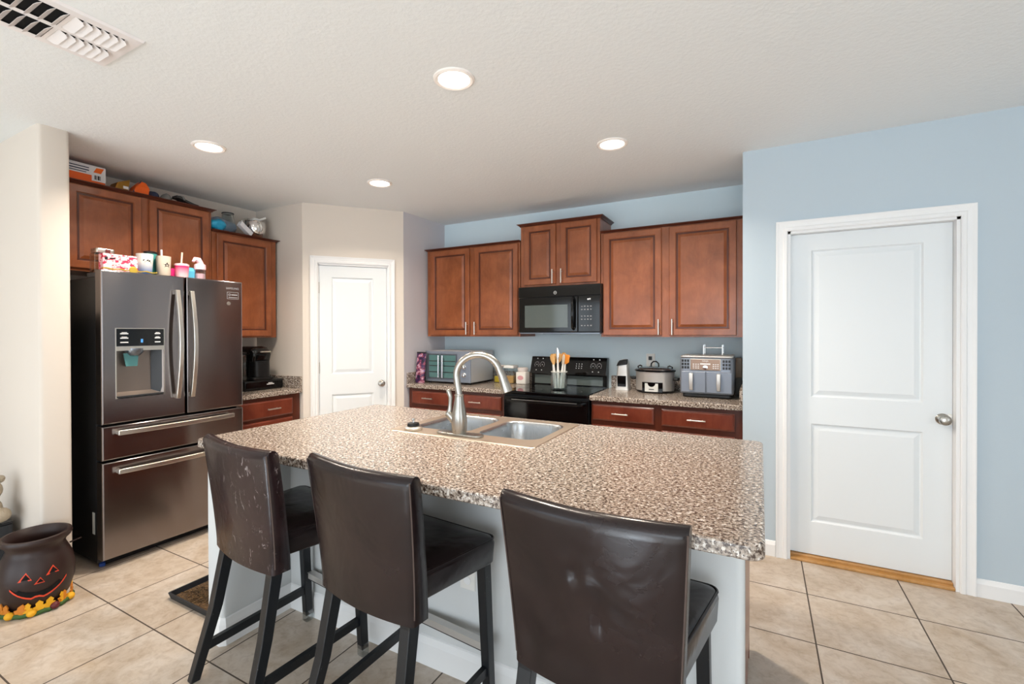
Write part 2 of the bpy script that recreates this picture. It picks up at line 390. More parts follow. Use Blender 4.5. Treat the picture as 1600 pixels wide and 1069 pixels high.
def jamb(name, x0, x1, zt, dep, loc, rotz):
    struct(name, MB().box(x0 - .001, x0 + .015, -.001, dep, 0, zt).box(x1 - .015, x1 + .001, -.001, dep, 0, zt).box(x0, x1, -.001, dep, zt - .015, zt + .001)
           .box(x0 + .015, x0 + .027, dep * .62, dep, 0, zt - .015).box(x1 - .027, x1 - .015, dep * .62, dep, 0, zt - .015), 'white_trim', loc=loc, rotz=rotz)
casing('trim_1', D0, D1, DT, (0, YR, 0), 0); jamb('trim_2', D0, D1, DT, .15, (0, YR, 0), 0)
casing('trim_3', .124, .744, 2.03, (PA[0], PA[1], 0), PANG); jamb('trim_4', .118, .750, 2.03, .09, (PA[0], PA[1], 0), PANG)
struct('trim_5', MB().box(D0 + .016, D1 - .016, -.005, .04, 0, .016).box(D0 + .016, D1 - .016, .03, .16, 0, .03), 'oak_threshold', loc=(0, YR, 0), bevel=.004)
def baseboard(name, x0, x1, loc, rotz):
    prof = [(0, 0), (.013, 0), (.013, .07), (.009, .08), (.005, .092), (0, .095)]
    struct(name, MB().loft([[(x, -a, z) for a, z in prof] for x in (x0, x1)]), 'white_trim', loc=loc, rotz=rotz)
baseboard('baseboard_right', D1 + .064, XE, (0, YR, 0), 0); baseboard('baseboard_middle', -.1, D0 - .064, (0, YR, 0), 0)
baseboard('baseboard_stub', XW, -3.46, (0, 1.04, 0), 0); baseboard('baseboard_end', 1.06, 1.16, (-3.443, 0, 0), PI / 2)
baseboard('baseboard_pantry', .001, .06, (PA[0], PA[1], 0), PANG)
# doors
def panel_door(name, x0, x1, z0, z1, th, panels, loc, rotz):
    """slab with its face at y=0, panels sunk in with a moulded edge"""
    mb = MB(); xs = sorted({x0, x1} | {p[0] for p in panels} | {p[1] for p in panels}); zs = sorted({z0, z1} | {p[2] for p in panels} | {p[3] for p in panels})
    for i in range(len(xs) - 1):
        for j in range(len(zs) - 1):
            cx, cz = (xs[i] + xs[i + 1]) / 2, (zs[j] + zs[j + 1]) / 2
            if any(p[0] < cx < p[1] and p[2] < cz < p[3] for p in panels): continue
            mb.add([(xs[i], 0, zs[j]), (xs[i + 1], 0, zs[j]), (xs[i + 1], 0, zs[j + 1]), (xs[i], 0, zs[j + 1])], [(0, 1, 2, 3)])
    for p in panels:
        mb.rect_rings(p[0], p[1], p[2], p[3], [(0, 0), (.008, .010), (.014, .011), (.040, .003), (.044, .003)])
    mb.add([(x0, 0, z0), (x1, 0, z0), (x1, 0, z1), (x0, 0, z1), (x0, th, z0), (x1, th, z0), (x1, th, z1), (x0, th, z1)],
           [(0, 1, 5, 4), (1, 2, 6, 5), (2, 3, 7, 6), (3, 0, 4, 7), (4, 5, 6, 7)])
    return struct(name, mb, 'white_door', loc=loc, rotz=rotz)
KNOB = [(.031, 0), (.031, .004), (.026, .009), (.011, .012), (.010, .028), (.018, .034), (.026, .042), (.028, .050), (.025, .058), (.015, .063), (.004, .064)]
d1 = panel_door('door_1', D0 + .0162, D1 - .0162, .034, DT - .0162, .035, [(.272, .798, 1.005, 1.905), (.272, .798, .235, .84)], (0, YR + .055, 0), 0)
obj('door_knob', MB().lathe(KNOB, (.879, 0, .92), 28, 'y'), 'nickel', d1, smooth=40)
obj('latch_plate', MB().box(.900, .918, -.002, .001, .89, .95), 'handle_metal', d1)
d2 = panel_door('door_2', .136, .732, .012, 2.012, .032, [(.243, .612, 1.03, 1.908), (.243, .612, .2, .845)], (PA[0], PA[1], 0), PANG)
d2.location = (PA[0] - .012 * math.sin(PANG), PA[1] + .012 * math.cos(PANG), 0)
obj('door_knob', MB().lathe(KNOB, (.682, 0, .93), 28, 'y'), 'nickel', d2, smooth=40)
for z in (.25, 1.09, 1.81):
    obj('hinge', MB().box(.120, .136, -.010, -.004, z - .045, z + .045).lathe([(.006, -.05), (.006, .05)], (.134, -.008, z), 10), 'handle_metal', d2)

# ------------------------------------------------------------------ cabinets
def bar_pull(x, z, length, vert, y=-.0):
    r = .0055; o = .028; mb = MB()
    if vert:
        mb.tube([(x, y - o, z), (x, y - o, z + length)], r, 10)
        for q in (.18, .82): mb.tube([(x, y, z + length * q), (x, y - o, z + length * q)], .004, 8)
    else:
        mb.tube([(x, y - o, z), (x + length, y - o, z)], r, 10)
        for q in (.18, .82): mb.tube([(x + length * q, y, z), (x + length * q, y - o, z)], .004, 8)
    return mb
def cab_door(x0, x1, z0, z1, y=0, st=.05):
    t = .019
    return MB().rect_rings(x0, x1, z0, z1, [(0, y), (0, y - t + .004), (.004, y - t), (st - .004, y - t), (st + .001, y - t + .006), (st + .005, y - t + .006), (st + .008, y - t + .010), (st + .014, y - t + .010),
                                            (st + .034, y - t + .002), (st + .037, y - t + .002)])
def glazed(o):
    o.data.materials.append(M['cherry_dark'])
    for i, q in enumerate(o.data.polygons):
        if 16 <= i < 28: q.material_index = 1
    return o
def drawer_front(x0, x1, z0, z1, y=0):
    t = .019
    return MB().rect_rings(x0, x1, z0, z1, [(0, y), (0, y - t + .007), (.004, y - t + .005), (.012, y - t), (.014, y - t)])
def cabinet(name, label, u0, u1, z0, z1, depth, face, rotz, doors=(), drawers=(), crown=None, kick=False, dmat='cherry_wood', group=None):
    """u runs along the wall, local y from the face into the wall; doors (u0,u1,z0,z1,handle u or None)"""
    uc = (u0 + u1) / 2
    loc = (uc, face, z0) if rotz == 0 else (face, uc, z0)
    root = thing(name, label, 'cabinet', loc, rotz, group)
    a, b, h = u0 - uc, u1 - uc, z1 - z0
    mb = MB()
    if kick: mb.box(a, b, 0, depth, .1, h); mb.box(a, b, .07, depth, 0, .1)
    else: mb.box(a, b, 0, depth, 0, h)
    obj('body', mb, dmat if dmat != 'cherry_drawer' else 'cherry_dark', root)
    for d in doors:
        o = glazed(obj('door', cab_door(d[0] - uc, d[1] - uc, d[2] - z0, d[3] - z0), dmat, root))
        if d[4] is not None: obj('handle', bar_pull(d[4] - uc, d[2] - z0 + .004, .122, True, -.019), 'handle_metal', o, smooth=40)
    for d in drawers:
        o = obj('drawer', drawer_front(d[0] - uc, d[1] - uc, d[2] - z0, d[3] - z0), dmat, root)
        m_ = (d[0] + d[1]) / 2 - uc if len(d) < 5 else d[4] - uc
        obj('handle', bar_pull(m_ - .06, (d[2] + d[3]) / 2 - z0, .12, False, -.019), 'handle_metal', o, smooth=40)
    if crown:
        l, r_, ch = crown           # overhang at each side, height
        ov = .03; st = []
        prof = [(.0, 0), (.006, 0), (.012, ch * .35), (.026, ch * .75), (ov, ch * .8), (ov, ch), (0, ch)]
        pts = []
        for k in range(4):
            ring = []
            for q, z in prof:
                x = a - (q if l else 0) if k < 2 else b + (q if r_ else 0)
                y = -q if k in (1, 2) else depth
                ring.append((x, y, h - ch + z + .0))
            st.append(ring)
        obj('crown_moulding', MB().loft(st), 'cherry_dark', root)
    return root
UPG = None
cabinet('wall_cabinet', 'cherry wood wall cabinet with two doors above the toaster oven', -2.952, -1.906, 1.365, 2.240, YB - 3.862, 3.862, 0,
        [(-2.905, -2.445, 1.378, 2.213, -2.466), (-2.388, -1.925, 1.378, 2.213, -2.372)], crown=(True, False, .018))
cabinet('wall_cabinet', 'small raised cherry wood cabinet mounted directly above the black microwave', -1.898, -1.165, 1.806, 2.378, YB - 3.862, 3.862, 0,
        [(-1.860, -1.556, 1.825, 2.352, -1.578), (-1.511, -1.190, 1.825, 2.352, -1.497)], crown=(True, True, .024))
cabinet('wall_cabinet', 'cherry wood wall cabinet with two wide doors above the air fryer', -1.157, -.105, 1.365, 2.240, YB - 3.862, 3.862, 0,
        [(-1.135, -.674, 1.378, 2.215, -.693), (-.617, -.152, 1.378, 2.215, -.593)], crown=(False, False, .018))
cabinet('wall_cabinet', 'cherry wood two-door cabinet above the black stainless refrigerator', 1.185, 2.212, 1.815, 2.400, 3.862 - 4.19 + .656, -3.862, PI / 2,
        [(1.300, 1.715, 1.832, 2.372, None), (1.765, 2.188, 1.832, 2.372, None)], crown=(False, True, .022))
cabinet('wall_cabinet', 'lower-hung single-door cherry cabinet above the coffee maker', 2.216, 2.790, 1.365, 2.246, .328, -3.862, PI / 2,
        [(2.250, 2.735, 1.378, 2.215, None)], crown=(False, True, .018))
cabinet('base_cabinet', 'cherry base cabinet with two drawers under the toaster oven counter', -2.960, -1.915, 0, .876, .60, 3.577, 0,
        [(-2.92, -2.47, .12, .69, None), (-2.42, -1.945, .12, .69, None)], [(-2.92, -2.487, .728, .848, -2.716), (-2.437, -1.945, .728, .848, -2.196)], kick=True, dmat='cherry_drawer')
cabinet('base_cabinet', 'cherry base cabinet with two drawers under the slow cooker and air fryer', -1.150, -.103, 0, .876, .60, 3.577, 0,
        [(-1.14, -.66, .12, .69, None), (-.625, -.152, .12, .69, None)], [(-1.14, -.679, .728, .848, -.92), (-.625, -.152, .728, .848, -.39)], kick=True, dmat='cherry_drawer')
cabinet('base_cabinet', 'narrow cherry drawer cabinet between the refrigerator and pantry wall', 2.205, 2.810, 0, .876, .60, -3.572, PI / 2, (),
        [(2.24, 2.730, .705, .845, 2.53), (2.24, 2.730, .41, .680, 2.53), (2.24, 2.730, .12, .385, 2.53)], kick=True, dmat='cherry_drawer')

# ------------------------------------------------------------------ worktops
def worktop(name, label, loc, rotz, L, dep, front_over, splashes, parts=None):
    root = thing(name, label, 'countertop', loc, rotz)
    obj('slab', MB().box(0, L, 0, dep, 0, .038), 'granite', root, bevel=.006)
    for b in splashes: obj('backsplash', MB().box(*b, .038, .142), 'granite', root, bevel=.004)
    return root
worktop('countertop', 'speckled granite-look countertop under the toaster oven beside the range', (-2.970, 3.540, .877), 0, 1.058, .643, 0, [(0, 1.058, .623, .643), (0, .02, .006, .622)])
worktop('countertop', 'speckled granite-look countertop holding the slow cooker and air fryer', (-1.158, 3.540, .877), 0, 1.055, .643, 0, [(0, 1.055, .623, .643), (1.035, 1.055, .006, .622)])
worktop('countertop', 'short speckled countertop with the coffee maker beside the refrigerator', (-3.540, 2.195, .877), PI / 2, .622, .645, 0, [(0, .622, .625, .645), (.602, .622, .006, .624)])

# ------------------------------------------------------------------ island
isl = thing('kitchen_island', 'white kitchen island base with open stool bay and white skirting', 'kitchen island', (-1.14, 1.85, 0))
def L2(mb): return mb.move((1.14, -1.85, 0))
obj('end_wall', L2(MB().rbox(-2.235, -2.112, 1.25, 1.72, 0, .875, .018, 4, .0001)), 'island_paint', isl, smooth=40)
obj('knee_wall', L2(MB().rbox(-2.14, -.042, 1.605, 1.725, 0, .875, .025, 5, .0001)), 'island_paint', isl, smooth=40)
obj('cabinet_body', L2(MB().box(-2.235, -.042, 2.365, 2.385, .1, .875).box(-2.235, -2.215, 1.72, 2.365, .1, .875).box(-.062, -.042, 1.72, 2.365, .1, .875).box(-2.215, -.062, 1.72, 2.365, .1, .12).box(-2.235, -.042, 2.30, 2.32, 0, .1)), 'cherry_drawer', isl)
def bb(path):
    prof = [(0, 0), (.013, 0), (.013, .092), (.009, .105), (.005, .118), (0, .122)]
    rings = []
    for i, (x, y) in enumerate(path):
        n_ = Vector((0, 0))
        for a_, b_ in ((i - 1, i), (i, i + 1)):
            if a_ < 0 or b_ >= len(path): continue
            d_ = (Vector(path[b_]) - Vector(path[a_])).normalized(); nn = Vector((d_.y, -d_.x))
            n_ = nn if n_.length == 0 else (n_ + nn) / (1 + n_.dot(nn))
        rings.append([(x + n_.x * q, y + n_.y * q, z) for q, z in prof])
    return MB().loft(rings)
obj('skirting', L2(bb([(-2.235, 1.72), (-2.235, 1.262), (-2.223, 1.25), (-2.124, 1.25), (-2.112, 1.262), (-2.112, 1.605), (-.060, 1.605), (-.042, 1.623), (-.042, 1.72)])), 'white_trim', isl)
def outlet(parent, loc, rotz=0):
    pl = obj('outlet_plate', MB().rect_rings(-.036, .036, -.058, .058, [(0, 0), (0, -.003), (.003, -.006), (.005, -.006)]), 'white_plastic', parent, loc, rotz)
    for z in (-.02, .02):
        rc = obj('receptacle', MB().lathe([(.016, 0), (.016, .002), (.015, .0025)], (0, -.006, z), 20, 'y'), 'white_trim', pl)
    return pl
outlet(isl, (.11, -.245, .43))
bu = MB()
# countertop with an opening for the sink
X0, X1, Y0, Y1 = -2.312, .010, 1.240, 2.440
HX0, HX1, HY0, HY1 = -1.615, -.868, 1.925, 2.375
def rcorner(x0, x1, y0, y1, r, z, n=5, hole=False):
    pts = []
    for cx, cy, a0 in ((x1 - r, y1 - r, 0), (x0 + r, y1 - r, PI / 2), (x0 + r, y0 + r, PI), (x1 - r, y0 + r, 1.5 * PI)):
        for k in range(n + 1):
            a = a0 + k * PI / 2 / n; pts.append((cx + r * math.cos(a), cy + r * math.sin(a), z))
    return pts
def slab_hole():
    mb = MB(); T = .914; B = .876
    R = [rcorner(HX0, HX1, HY0, HY1, .03, B), rcorner(HX0, HX1, HY0, HY1, .03, T), rcorner(X0 + .006, X1 - .006, Y0 + .006, Y1 - .006, .03, T),
         rcorner(X0 + .001, X1 - .001, Y0 + .001, Y1 - .001, .035, T - .004), rcorner(X0, X1, Y0, Y1, .036, T - .009), rcorner(X0, X1, Y0, Y1, .036, B + .004),
         rcorner(X0 + .004, X1 - .004, Y0 + .004, Y1 - .004, .034, B), rcorner(HX0, HX1, HY0, HY1, .03, B)]
    return mb.loft(R, False, False)
mb = slab_hole().move((1.14, -1.85, 0)).move((0, 0, -.876))
ct = obj('island_countertop', mb, 'granite', None, (-1.14, 1.85, .876), smooth=30)
tag(ct, 'large rounded-corner speckled countertop on the white island', 'countertop')
DZ = 0
# sink
sk = thing('kitchen_sink', 'stainless double-bowl drop-in sink set into the island countertop', 'sink', (-1.24, 2.115, .914 + DZ))
def bowl(x0, x1, y0, y1, dep):
    R = []
    for ins, z, r in ((0, .004, .05), (.004, .002, .05), (.008, -.004, .05), (.012, -.02, .05), (.018, -dep + .03, .05), (.03, -dep + .008, .045), (.05, -dep, .03)):
        R.append(rcorner(x0 + ins, x1 - ins, y0 + ins, y1 - ins, r * 1.5, z, 6))
    cx, cy = (x0 + x1) / 2, (y0 + y1) / 2
    return MB().loft(R, False, True)
def sl(mb): return mb.move((1.24, -2.115, 0))
SX0, SX1, SY0, SY1 = -1.646, -.838, 1.820, 2.410
BW = [(-1.585, -1.262, 1.942, 2.345), (-1.212, -.882, 1.942, 2.345)]
rim = MB()
xs = [SX0 + .012, BW[0][0], BW[0][1], BW[1][0], BW[1][1], SX1 - .012]; ys = [SY0 + .012, 1.942, 2.345, SY1 - .012]
# rim plate: outer sloped flange, plate with rounded bowl openings
rim.loft([rcorner(SX0, SX1, SY0, SY1, .025, .0005), rcorner(SX0 + .004, SX1 - .004, SY0 + .004, SY1 - .004, .024, .004), rcorner(SX0 + .012, SX1 - .012, SY0 + .012, SY1 - .012, .02, .004)], False, False)
def quadpatch(x0, x1, y0, y1, hx0, hx1, hy0, hy1, r, n=6):
    """plate between an outer rectangle and a rounded opening"""
    inner = rcorner(hx0, hx1, hy0, hy1, r, .004, n); outer = []
    k = 0
    for (px, py, _), ci in zip(inner, [c for c in range(4) for _ in range(n + 1)]):
        cx, cy = [(x1, y1), (x0, y1), (x0, y0), (x1, y0)][ci]
        j = k % (n + 1); fr = j / n
        # walk: half of the corner fan on one side, half on the other
        if ci == 0: q = (x1, py) if fr < .5 else ((px, y1) if fr > .5 else (x1, y1))
        elif ci == 1: q = (px, y1) if fr < .5 else ((x0, py) if fr > .5 else (x0, y1))
        elif ci == 2: q = (x0, py) if fr < .5 else ((px, y0) if fr > .5 else (x0, y0))
        else: q = (px, y0) if fr < .5 else ((x1, py) if fr > .5 else (x1, y0))
        outer.append((q[0], q[1], .004)); k += 1
    return MB().loft([outer, inner], False, False)
xm = (BW[0][1] + BW[1][0]) / 2
rim += quadpatch(SX0 + .012, xm, SY0 + .012, SY1 - .012, *BW[0], .075); rim += quadpatch(xm, SX1 - .012, SY0 + .012, SY1 - .012, *BW[1], .075)
obj('rim', sl(rim), 'sink_rim_steel', sk)
for b in BW:
    o = obj('bowl', sl(bowl(*b, .19)), 'sink_steel', sk, smooth=60)
    cx, cy = (b[0] + b[1]) / 2 + 1.24, (b[2] + b[3]) / 2 - 2.115
    obj('drain', MB().lathe([(.055, -.189), (.05, -.187), (.035, -.1885), (.03, -.195)], (cx, cy, 0), 24), 'chrome', o, smooth=40)
# faucet
fc = thing('kitchen_faucet', 'brushed nickel gooseneck pull-down faucet behind the island sink', 'faucet', (-1.257, 1.885, .918), math.radians(20))
ZF = -.924
obj('deck_plate', MB().rbox(-.125, .130, -.032, .032, 0, .011, .031, 8, .004), 'nickel', fc, rotz=-math.radians(20), smooth=40)
obj('body', MB().lathe([(.033, .009), (.036, .03), (.038, .06), (.036, .09), (.029, .13), (.023, .16), (.020, .185), (.022, .187), (.022, .193), (.018, .195)], n=28), 'nickel', fc, smooth=35)
path = [(0, 0, .19)] + [(-.008, 0, .24), (-.013, 0, .28)]
for k in range(0, 15):
    a = PI - k * (PI * .93) / 14; path.append((.093 + .106 * math.cos(a), 0, .286 + .098 * math.sin(a)))
obj('spout', MB().tube(path, .0165, 16), 'nickel', fc, smooth=50)
e = path[-1]
obj('spray_head', MB().tube([(e[0], 0, e[2]), (e[0] + .010, 0, e[2] - .02), (e[0] + .024, 0, e[2] - .06), (e[0] + .036, 0, e[2] - .095), (e[0] + .037, 0, e[2] - .098)], [.0185, .019, .023, .027, .024], 18), 'nickel', fc, smooth=40)
hd = obj('handle', MB().tube([(-.018, 0, .06), (-.045, 0, .092), (-.058, 0, .105)], [.02, .019, .017], 16).tube([(-.052, 0, .10), (-.046, .0, .122), (-.044, 0, .15), (-.043, 0, .18), (-.05, 0, .205), (-.058, 0, .216)], [.015, .011, .009, .010, .012, .008], 14), 'nickel', fc, smooth=50)
# strainer basket lying on the rim
st = thing('sink_strainer', 'small chrome and black sink strainer basket on the sink rim corner', 'strainer', (-1.528, 1.875, .9185))
obj('basket', MB().lathe([(.042, 0), (.045, .004), (.045, .012), (.038, .018), (.032, .020)], n=28), 'handle_metal', st, smooth=40)
obj('stopper', MB().lathe([(.03, .018), (.031, .024), (.028, .034), (.02, .036)], n=24), 'black_plastic', st, smooth=40)
obj('stem', MB().lathe([(.006, .035), (.005, .048), (.008, .051), (.007, .056)], n=14), 'chrome', st, smooth=40)

# ------------------------------------------------------------------ bar stools
def make_stool(label, loc, rot, lmat, dents=(), wx=0.):
    root = thing('bar_stool', label, 'bar stool', loc, math.radians(rot), 'leather bar stools along the island')
    # back: lofted slipcover, outer face bulging backwards
    def section(u):
        e_ = abs(u); th_s = 1 - .22 * max(0, (e_ - .955) / .045) ** 2
        pts = []
        zb, zt = .518 - .002 * math.cos(u * PI / 2) , .985 - .004 * (1 - e_)
        def yo(z): q = max(0, (z - .54) / .445); return -.205 - .045 * q ** 1.3
        def thk(z): q = max(0, (z - .54) / .445); return .072 - .018 * q
        bul = -.026 * (1 - u * u)
        out = []
        for k in range(31):
            z = zb + (zt - .025 - zb) * k / 30
            dy = sum(dp * math.exp(-((u - du) / su) ** 2 - ((z - dz) / sz) ** 2) for du, dz, su, sz, dp in dents)
            out.append((yo(z) + dy, z))
        for k in range(1, 6):
            a = k * PI / 6; tt = thk(.96); out.append((yo(.965) + tt / 2 - tt / 2 * math.cos(a), zt - .025 + .025 * math.sin(a)))
        for k in range(13):
            z = zt - .025 - (zt - .025 - zb) * k / 12; out.append((yo(z) + thk(z), z))
        ring = []
        for y, z in out:
            q = max(0, (z - .54) / .445); w = .425 + wx + .052 * min(1, q * 1.02)
            mid = yo(z) + thk(z) / 2
            ring.append((u * w / 2, mid + (y - mid) * th_s + bul, z))
        return ring
    us = [-1, -.985, -.955, -.9] + [-.85 + .05 * k for k in range(35)] + [.9, .955, .985, 1]
    bk = obj('backrest', MB().loft([section(u) for u in us]), lmat, root, smooth=60)
    for sd in (-1, 1):
        pts = [(sd * (.425 + wx + .052 * min(1, q * 1.02)) / 2 * .992 , -.205 - .045 * q ** 1.3 + .006, max(.52, .54 + .43 * q)) for q in [k / 10 for k in range(11)]]
        obj('seam', MB().tube(pts, .0024, 6), 'seam_thread', bk, smooth=60)
    # seat
    def seat_ring(z, ins, dome=0):
        pts = []
        for x0, y0 in rcorner(-.1, .1, -.1, .1, .02, 0, 3) and [(0, 0)]: pass
        C = [(.245 - ins, .205 - ins), (-.245 + ins, .205 - ins), (-.205 + ins, -.19 + ins), (.205 - ins, -.19 + ins)]
        r = .03
        for ci, (cx, cy) in enumerate(C):
            sx_, sy_ = (1, -1, -1, 1)[ci], (1, 1, -1, -1)[ci]
            for k in range(5):
                a = (0, PI / 2, PI, 1.5 * PI)[ci] + k * PI / 8
                pts.append((cx - sx_ * r + r * math.cos(a), cy - sy_ * r + r * math.sin(a), z))
        return pts
    seat = obj('seat', MB().loft([seat_ring(.565, .004), seat_ring(.57, 0), seat_ring(.635, -.004), seat_ring(.652, .0), seat_ring(.658, .006), seat_ring(.668, .03), seat_ring(.674, .09)]), 'leather_dark', root, smooth=50)
    obj('piping', MB().tube([(x, y, .654) for x, y, z in seat_ring(.65, -.001)] + [(seat_ring(.65, -.001)[0][0], seat_ring(.65, -.001)[0][1], .654)], .0035, 6), 'leather_dark', seat, smooth=60)
    ft = {}
    for sx_ in (-1, 1):
        ft[sx_] = (sx_ * .212, .205, .0), (sx_ * .218, -.300, 0)
        a = obj('leg', MB().bar((sx_ * .206, .178, .575), (sx_ * .212, .205, .03), .038, .042, .034, .036), 'stool_wood', root, bevel=.003)
        obj('foot_cap', MB().rbox(sx_ * .212 - .020, sx_ * .212 + .020,   .186, .224, 0, .055, .008, 3, .004), 'clear_plastic', a)
        b = obj('leg', MB().loft([[(sx_ * .185 - .021, -.199, .60), (sx_ * .185 + .021, -.199, .60), (sx_ * .185 + .021, -.152, .60), (sx_ * .185 - .021, -.152, .60)],
                                  [(sx_ * .186 - .021, -.203, .50), (sx_ * .186 + .021, -.203, .50), (sx_ * .186 + .021, -.158, .50), (sx_ * .186 - .021, -.158, .50)],
                                  [(sx_ * .196 - .020, -.243, .28), (sx_ * .196 + .020, -.243, .28), (sx_ * .196 + .020, -.202, .28), (sx_ * .196 - .020, -.202, .28)],
                                  [(sx_ * .216 - .018, -.318, 0), (sx_ * .216 + .018, -.318, 0), (sx_ * .216 + .018, -.282, 0), (sx_ * .216 - .018, -.282, 0)]]), 'stool_wood', root, bevel=.003)
        obj('stretcher', MB().barh((sx_ * .203, -.26, .125), (sx_ * .210, .206, .158), .034, .02), 'stool_wood', root)
    fs = obj('stretcher', MB().barh((-.208, .208, .225), (.208, .208, .225), .034, .022), 'stool_wood', root)
    obj('foot_plate', MB().box(-.190, .190, .190, .222, .2425, .2445).box(-.190, .190, .1945, .1965, .214, .2425), 'steel', fs)
    return root
SW, SN = 0, 0
make_stool('brown leather bar stool with pale scuffs on its back, beside the refrigerator', (-1.755, 1.338, 0), -7, 'leather_worn', (), .034)
make_stool('dark brown leather bar stool between the scuffed stool and the dented stool', (-1.116, 1.340, 0), -5.5, 'leather_brown', (), .028)
make_stool('dark brown leather bar stool with creased dented back, closest to the garage door', (-.362, 1.340, 0), -2.5, 'leather_brown', [(-.08, .82, .05, .025, .010), (.0, .80, .12, .03, -.004), (.17, .72, .05, .035, .009), (.10, .70, .06, .05, -.004), (-.35, .70, .10, .05, .006), (-.75, .62, .12, .05, .008), (-.2, .60, .5, .03, .004), (.4, .60, .06, .08, .004)])

# ------------------------------------------------------------------ refrigerator
fr = thing('refrigerator', 'black stainless french-door refrigerator with water dispenser under cherry cabinet', 'refrigerator', (-3.781, 1.729, 0), PI / 2)
FY = -.40                                                                      # door face
obj('case', MB().box(-.432, .432, FY + .078, .36, .03, 1.745).box(-.40, .40, FY + .10, .30, 0, .03), 'black_side', fr, bevel=.004)
def fdoor(x0, x1, z0, z1, hole=None, y1=FY + .072):
    e_ = .007; mb = MB()
    o0 = [(x0, y1, z0), (x1, y1, z0), (x1, y1, z1), (x0, y1, z1)]
    o1 = [(x0, FY + e_, z0), (x1, FY + e_, z0), (x1, FY + e_, z1), (x0, FY + e_, z1)]
    o15 = [(x0 + .002, FY + .002, z0 + .002), (x1 - .002, FY + .002, z0 + .002), (x1 - .002, FY + .002, z1 - .002), (x0 + .002, FY + .002, z1 - .002)]
    o2 = [(x0 + e_, FY, z0 + e_), (x1 - e_, FY, z0 + e_), (x1 - e_, FY, z1 - e_), (x0 + e_, FY, z1 - e_)]
    R = [o0, o1, o15, o2]
    if hole:
        a, b, c, d = hole
        R.append([(a, FY, c), (b, FY, c), (b, FY, d), (a, FY, d)])
    return mb.loft(R, True, not hole)
dl = obj('door', fdoor(-.434, .028, .866, 1.785, (-.362, -.101, 1.016, 1.318)), 'black_steel', fr)
dr = obj('door', fdoor(.040, .434, .866, 1.785), 'black_steel', fr)
w1 = obj('drawer', fdoor(-.434, .434, .652, .854), 'black_steel', fr)
w2 = obj('drawer', fdoor(-.434, .434, .062, .639), 'black_steel', fr)
def bow(x, z0, z1):
    mb = MB(); R = []
    for k in range(17):
        q = k / 16; z = z0 + (z1 - z0) * q; b = math.sin(PI * q); y = FY - .026 - .044 * b; w = .013
        R.append([(x - w, y - .012, z), (x + w, y - .012, z), (x + w, y + .010, z), (x - w, y + .010, z)])
    mb.loft(R)
    for z in (z0 + .015, z1 - .015): mb.box(x - .010, x + .010, FY - .03, FY, z - .014, z + .014)
    return mb
obj('handle', bow(-.030, .978, 1.692), 'handle_metal', dl, bevel=.003, smooth=40)
obj('handle', bow(.060, .978, 1.692), 'handle_metal', dr, bevel=.003, smooth=40)
def bowh(z, x0, x1):
    R = []
    for k in range(13):
        q = k / 12; x = x0 + (x1 - x0) * q; y = FY - .035 - .018 * math.sin(PI * q)
        R.append([(x, y - .010, z - .014), (x, y + .010, z - .014), (x, y + .010, z + .014), (x, y - .010, z + .014)])
    mb = MB().loft(R)
    for x in (x0 + .012, x1 - .012): mb.box(x - .012, x + .012, FY - .03, FY, z - .010, z + .010)
    return mb
obj('handle', bowh(.812, -.368, .342), 'handle_metal', w1, bevel=.003, smooth=40)
obj('handle', bowh(.580, -.368, .342), 'handle_metal', w2, bevel=.003, smooth=40)
disp = obj('dispenser', MB().rect_rings(-.366, -.097, 1.012, 1.440, [(0, FY + .001), (.001, FY - .004), (.005, FY - .004), (.005, FY + .0)], False), 'handle_metal', dl)
cav = MB()
a, b, c, d = -.362, -.101, 1.016, 1.318
cav.loft([[(a, FY, c), (b, FY, c), (b, FY, d), (a, FY, d)], [(a + .01, FY + .055, c + .03), (b - .05, FY + .055, c + .03), (b - .05, FY + .06, d), (a + .01, FY + .06, d)]], False, True)
obj('recess', cav, 'recess_steel', disp)
obj('recess_side', MB().add([(b - .0005, FY + .002, c + .004), (b - .0005, FY + .002, d), (b - .052, FY + .0535, d), (b - .052, FY + .0535, c + .032)], [(0, 1, 2, 3)]), 'dark_grey', disp)
obj('control_panel', MB().box(-.361, -.102, FY - .0025, FY + .0, 1.330, 1.436), 'black_gloss', disp)
obj('trim_strip', MB().box(-.361, -.102, FY - .006, FY + .004, 1.302, 1.328), 'handle_metal', disp)
obj('drip_tray', MB().box(-.355, -.108, FY - .004, FY + .04, 1.012, 1.026), 'dark_grey', disp)
obj('nozzle', MB().lathe([(.05, 0), (.05, -.02), (.03, -.045)], (-.255, FY + .03, 1.315), 18), 'grey_steel', disp, smooth=40)
obj('paddle', MB().loft([[(-.315 + .0, FY + .02, 1.285), (-.235, FY + .02, 1.285), (-.235, FY + .028, 1.285), (-.315, FY + .028, 1.285)], [(-.305, FY + .012, 1.205), (-.245, FY + .012, 1.205), (-.245, FY + .02, 1.205), (-.305, FY + .02, 1.205)]]), 'teal_clear', disp)
pm = MB()
for x, w in ((-.32, .042), (-.138, .032)):
    for k, z in enumerate((1.405, 1.378, 1.352)):
        pm.box(x - w / 2, x + w / 2, FY - .0032, FY - .002, z - .0025, z + .0035)
        if k < 2: pm.box(x - w / 3, x + w / 3, FY - .0032, FY - .002, z + .006, z + .009)
obj('panel_print', pm, 'white_print', disp)
obj('panel_light', MB().box(-.232, -.220, FY - .0032, FY - .002, 1.350, 1.372), 'blue_print', disp)
obj('brand_lettering', text_mb('SAMSUNG', .021).move((.358, FY, 1.732)), 'grey_print', dr)
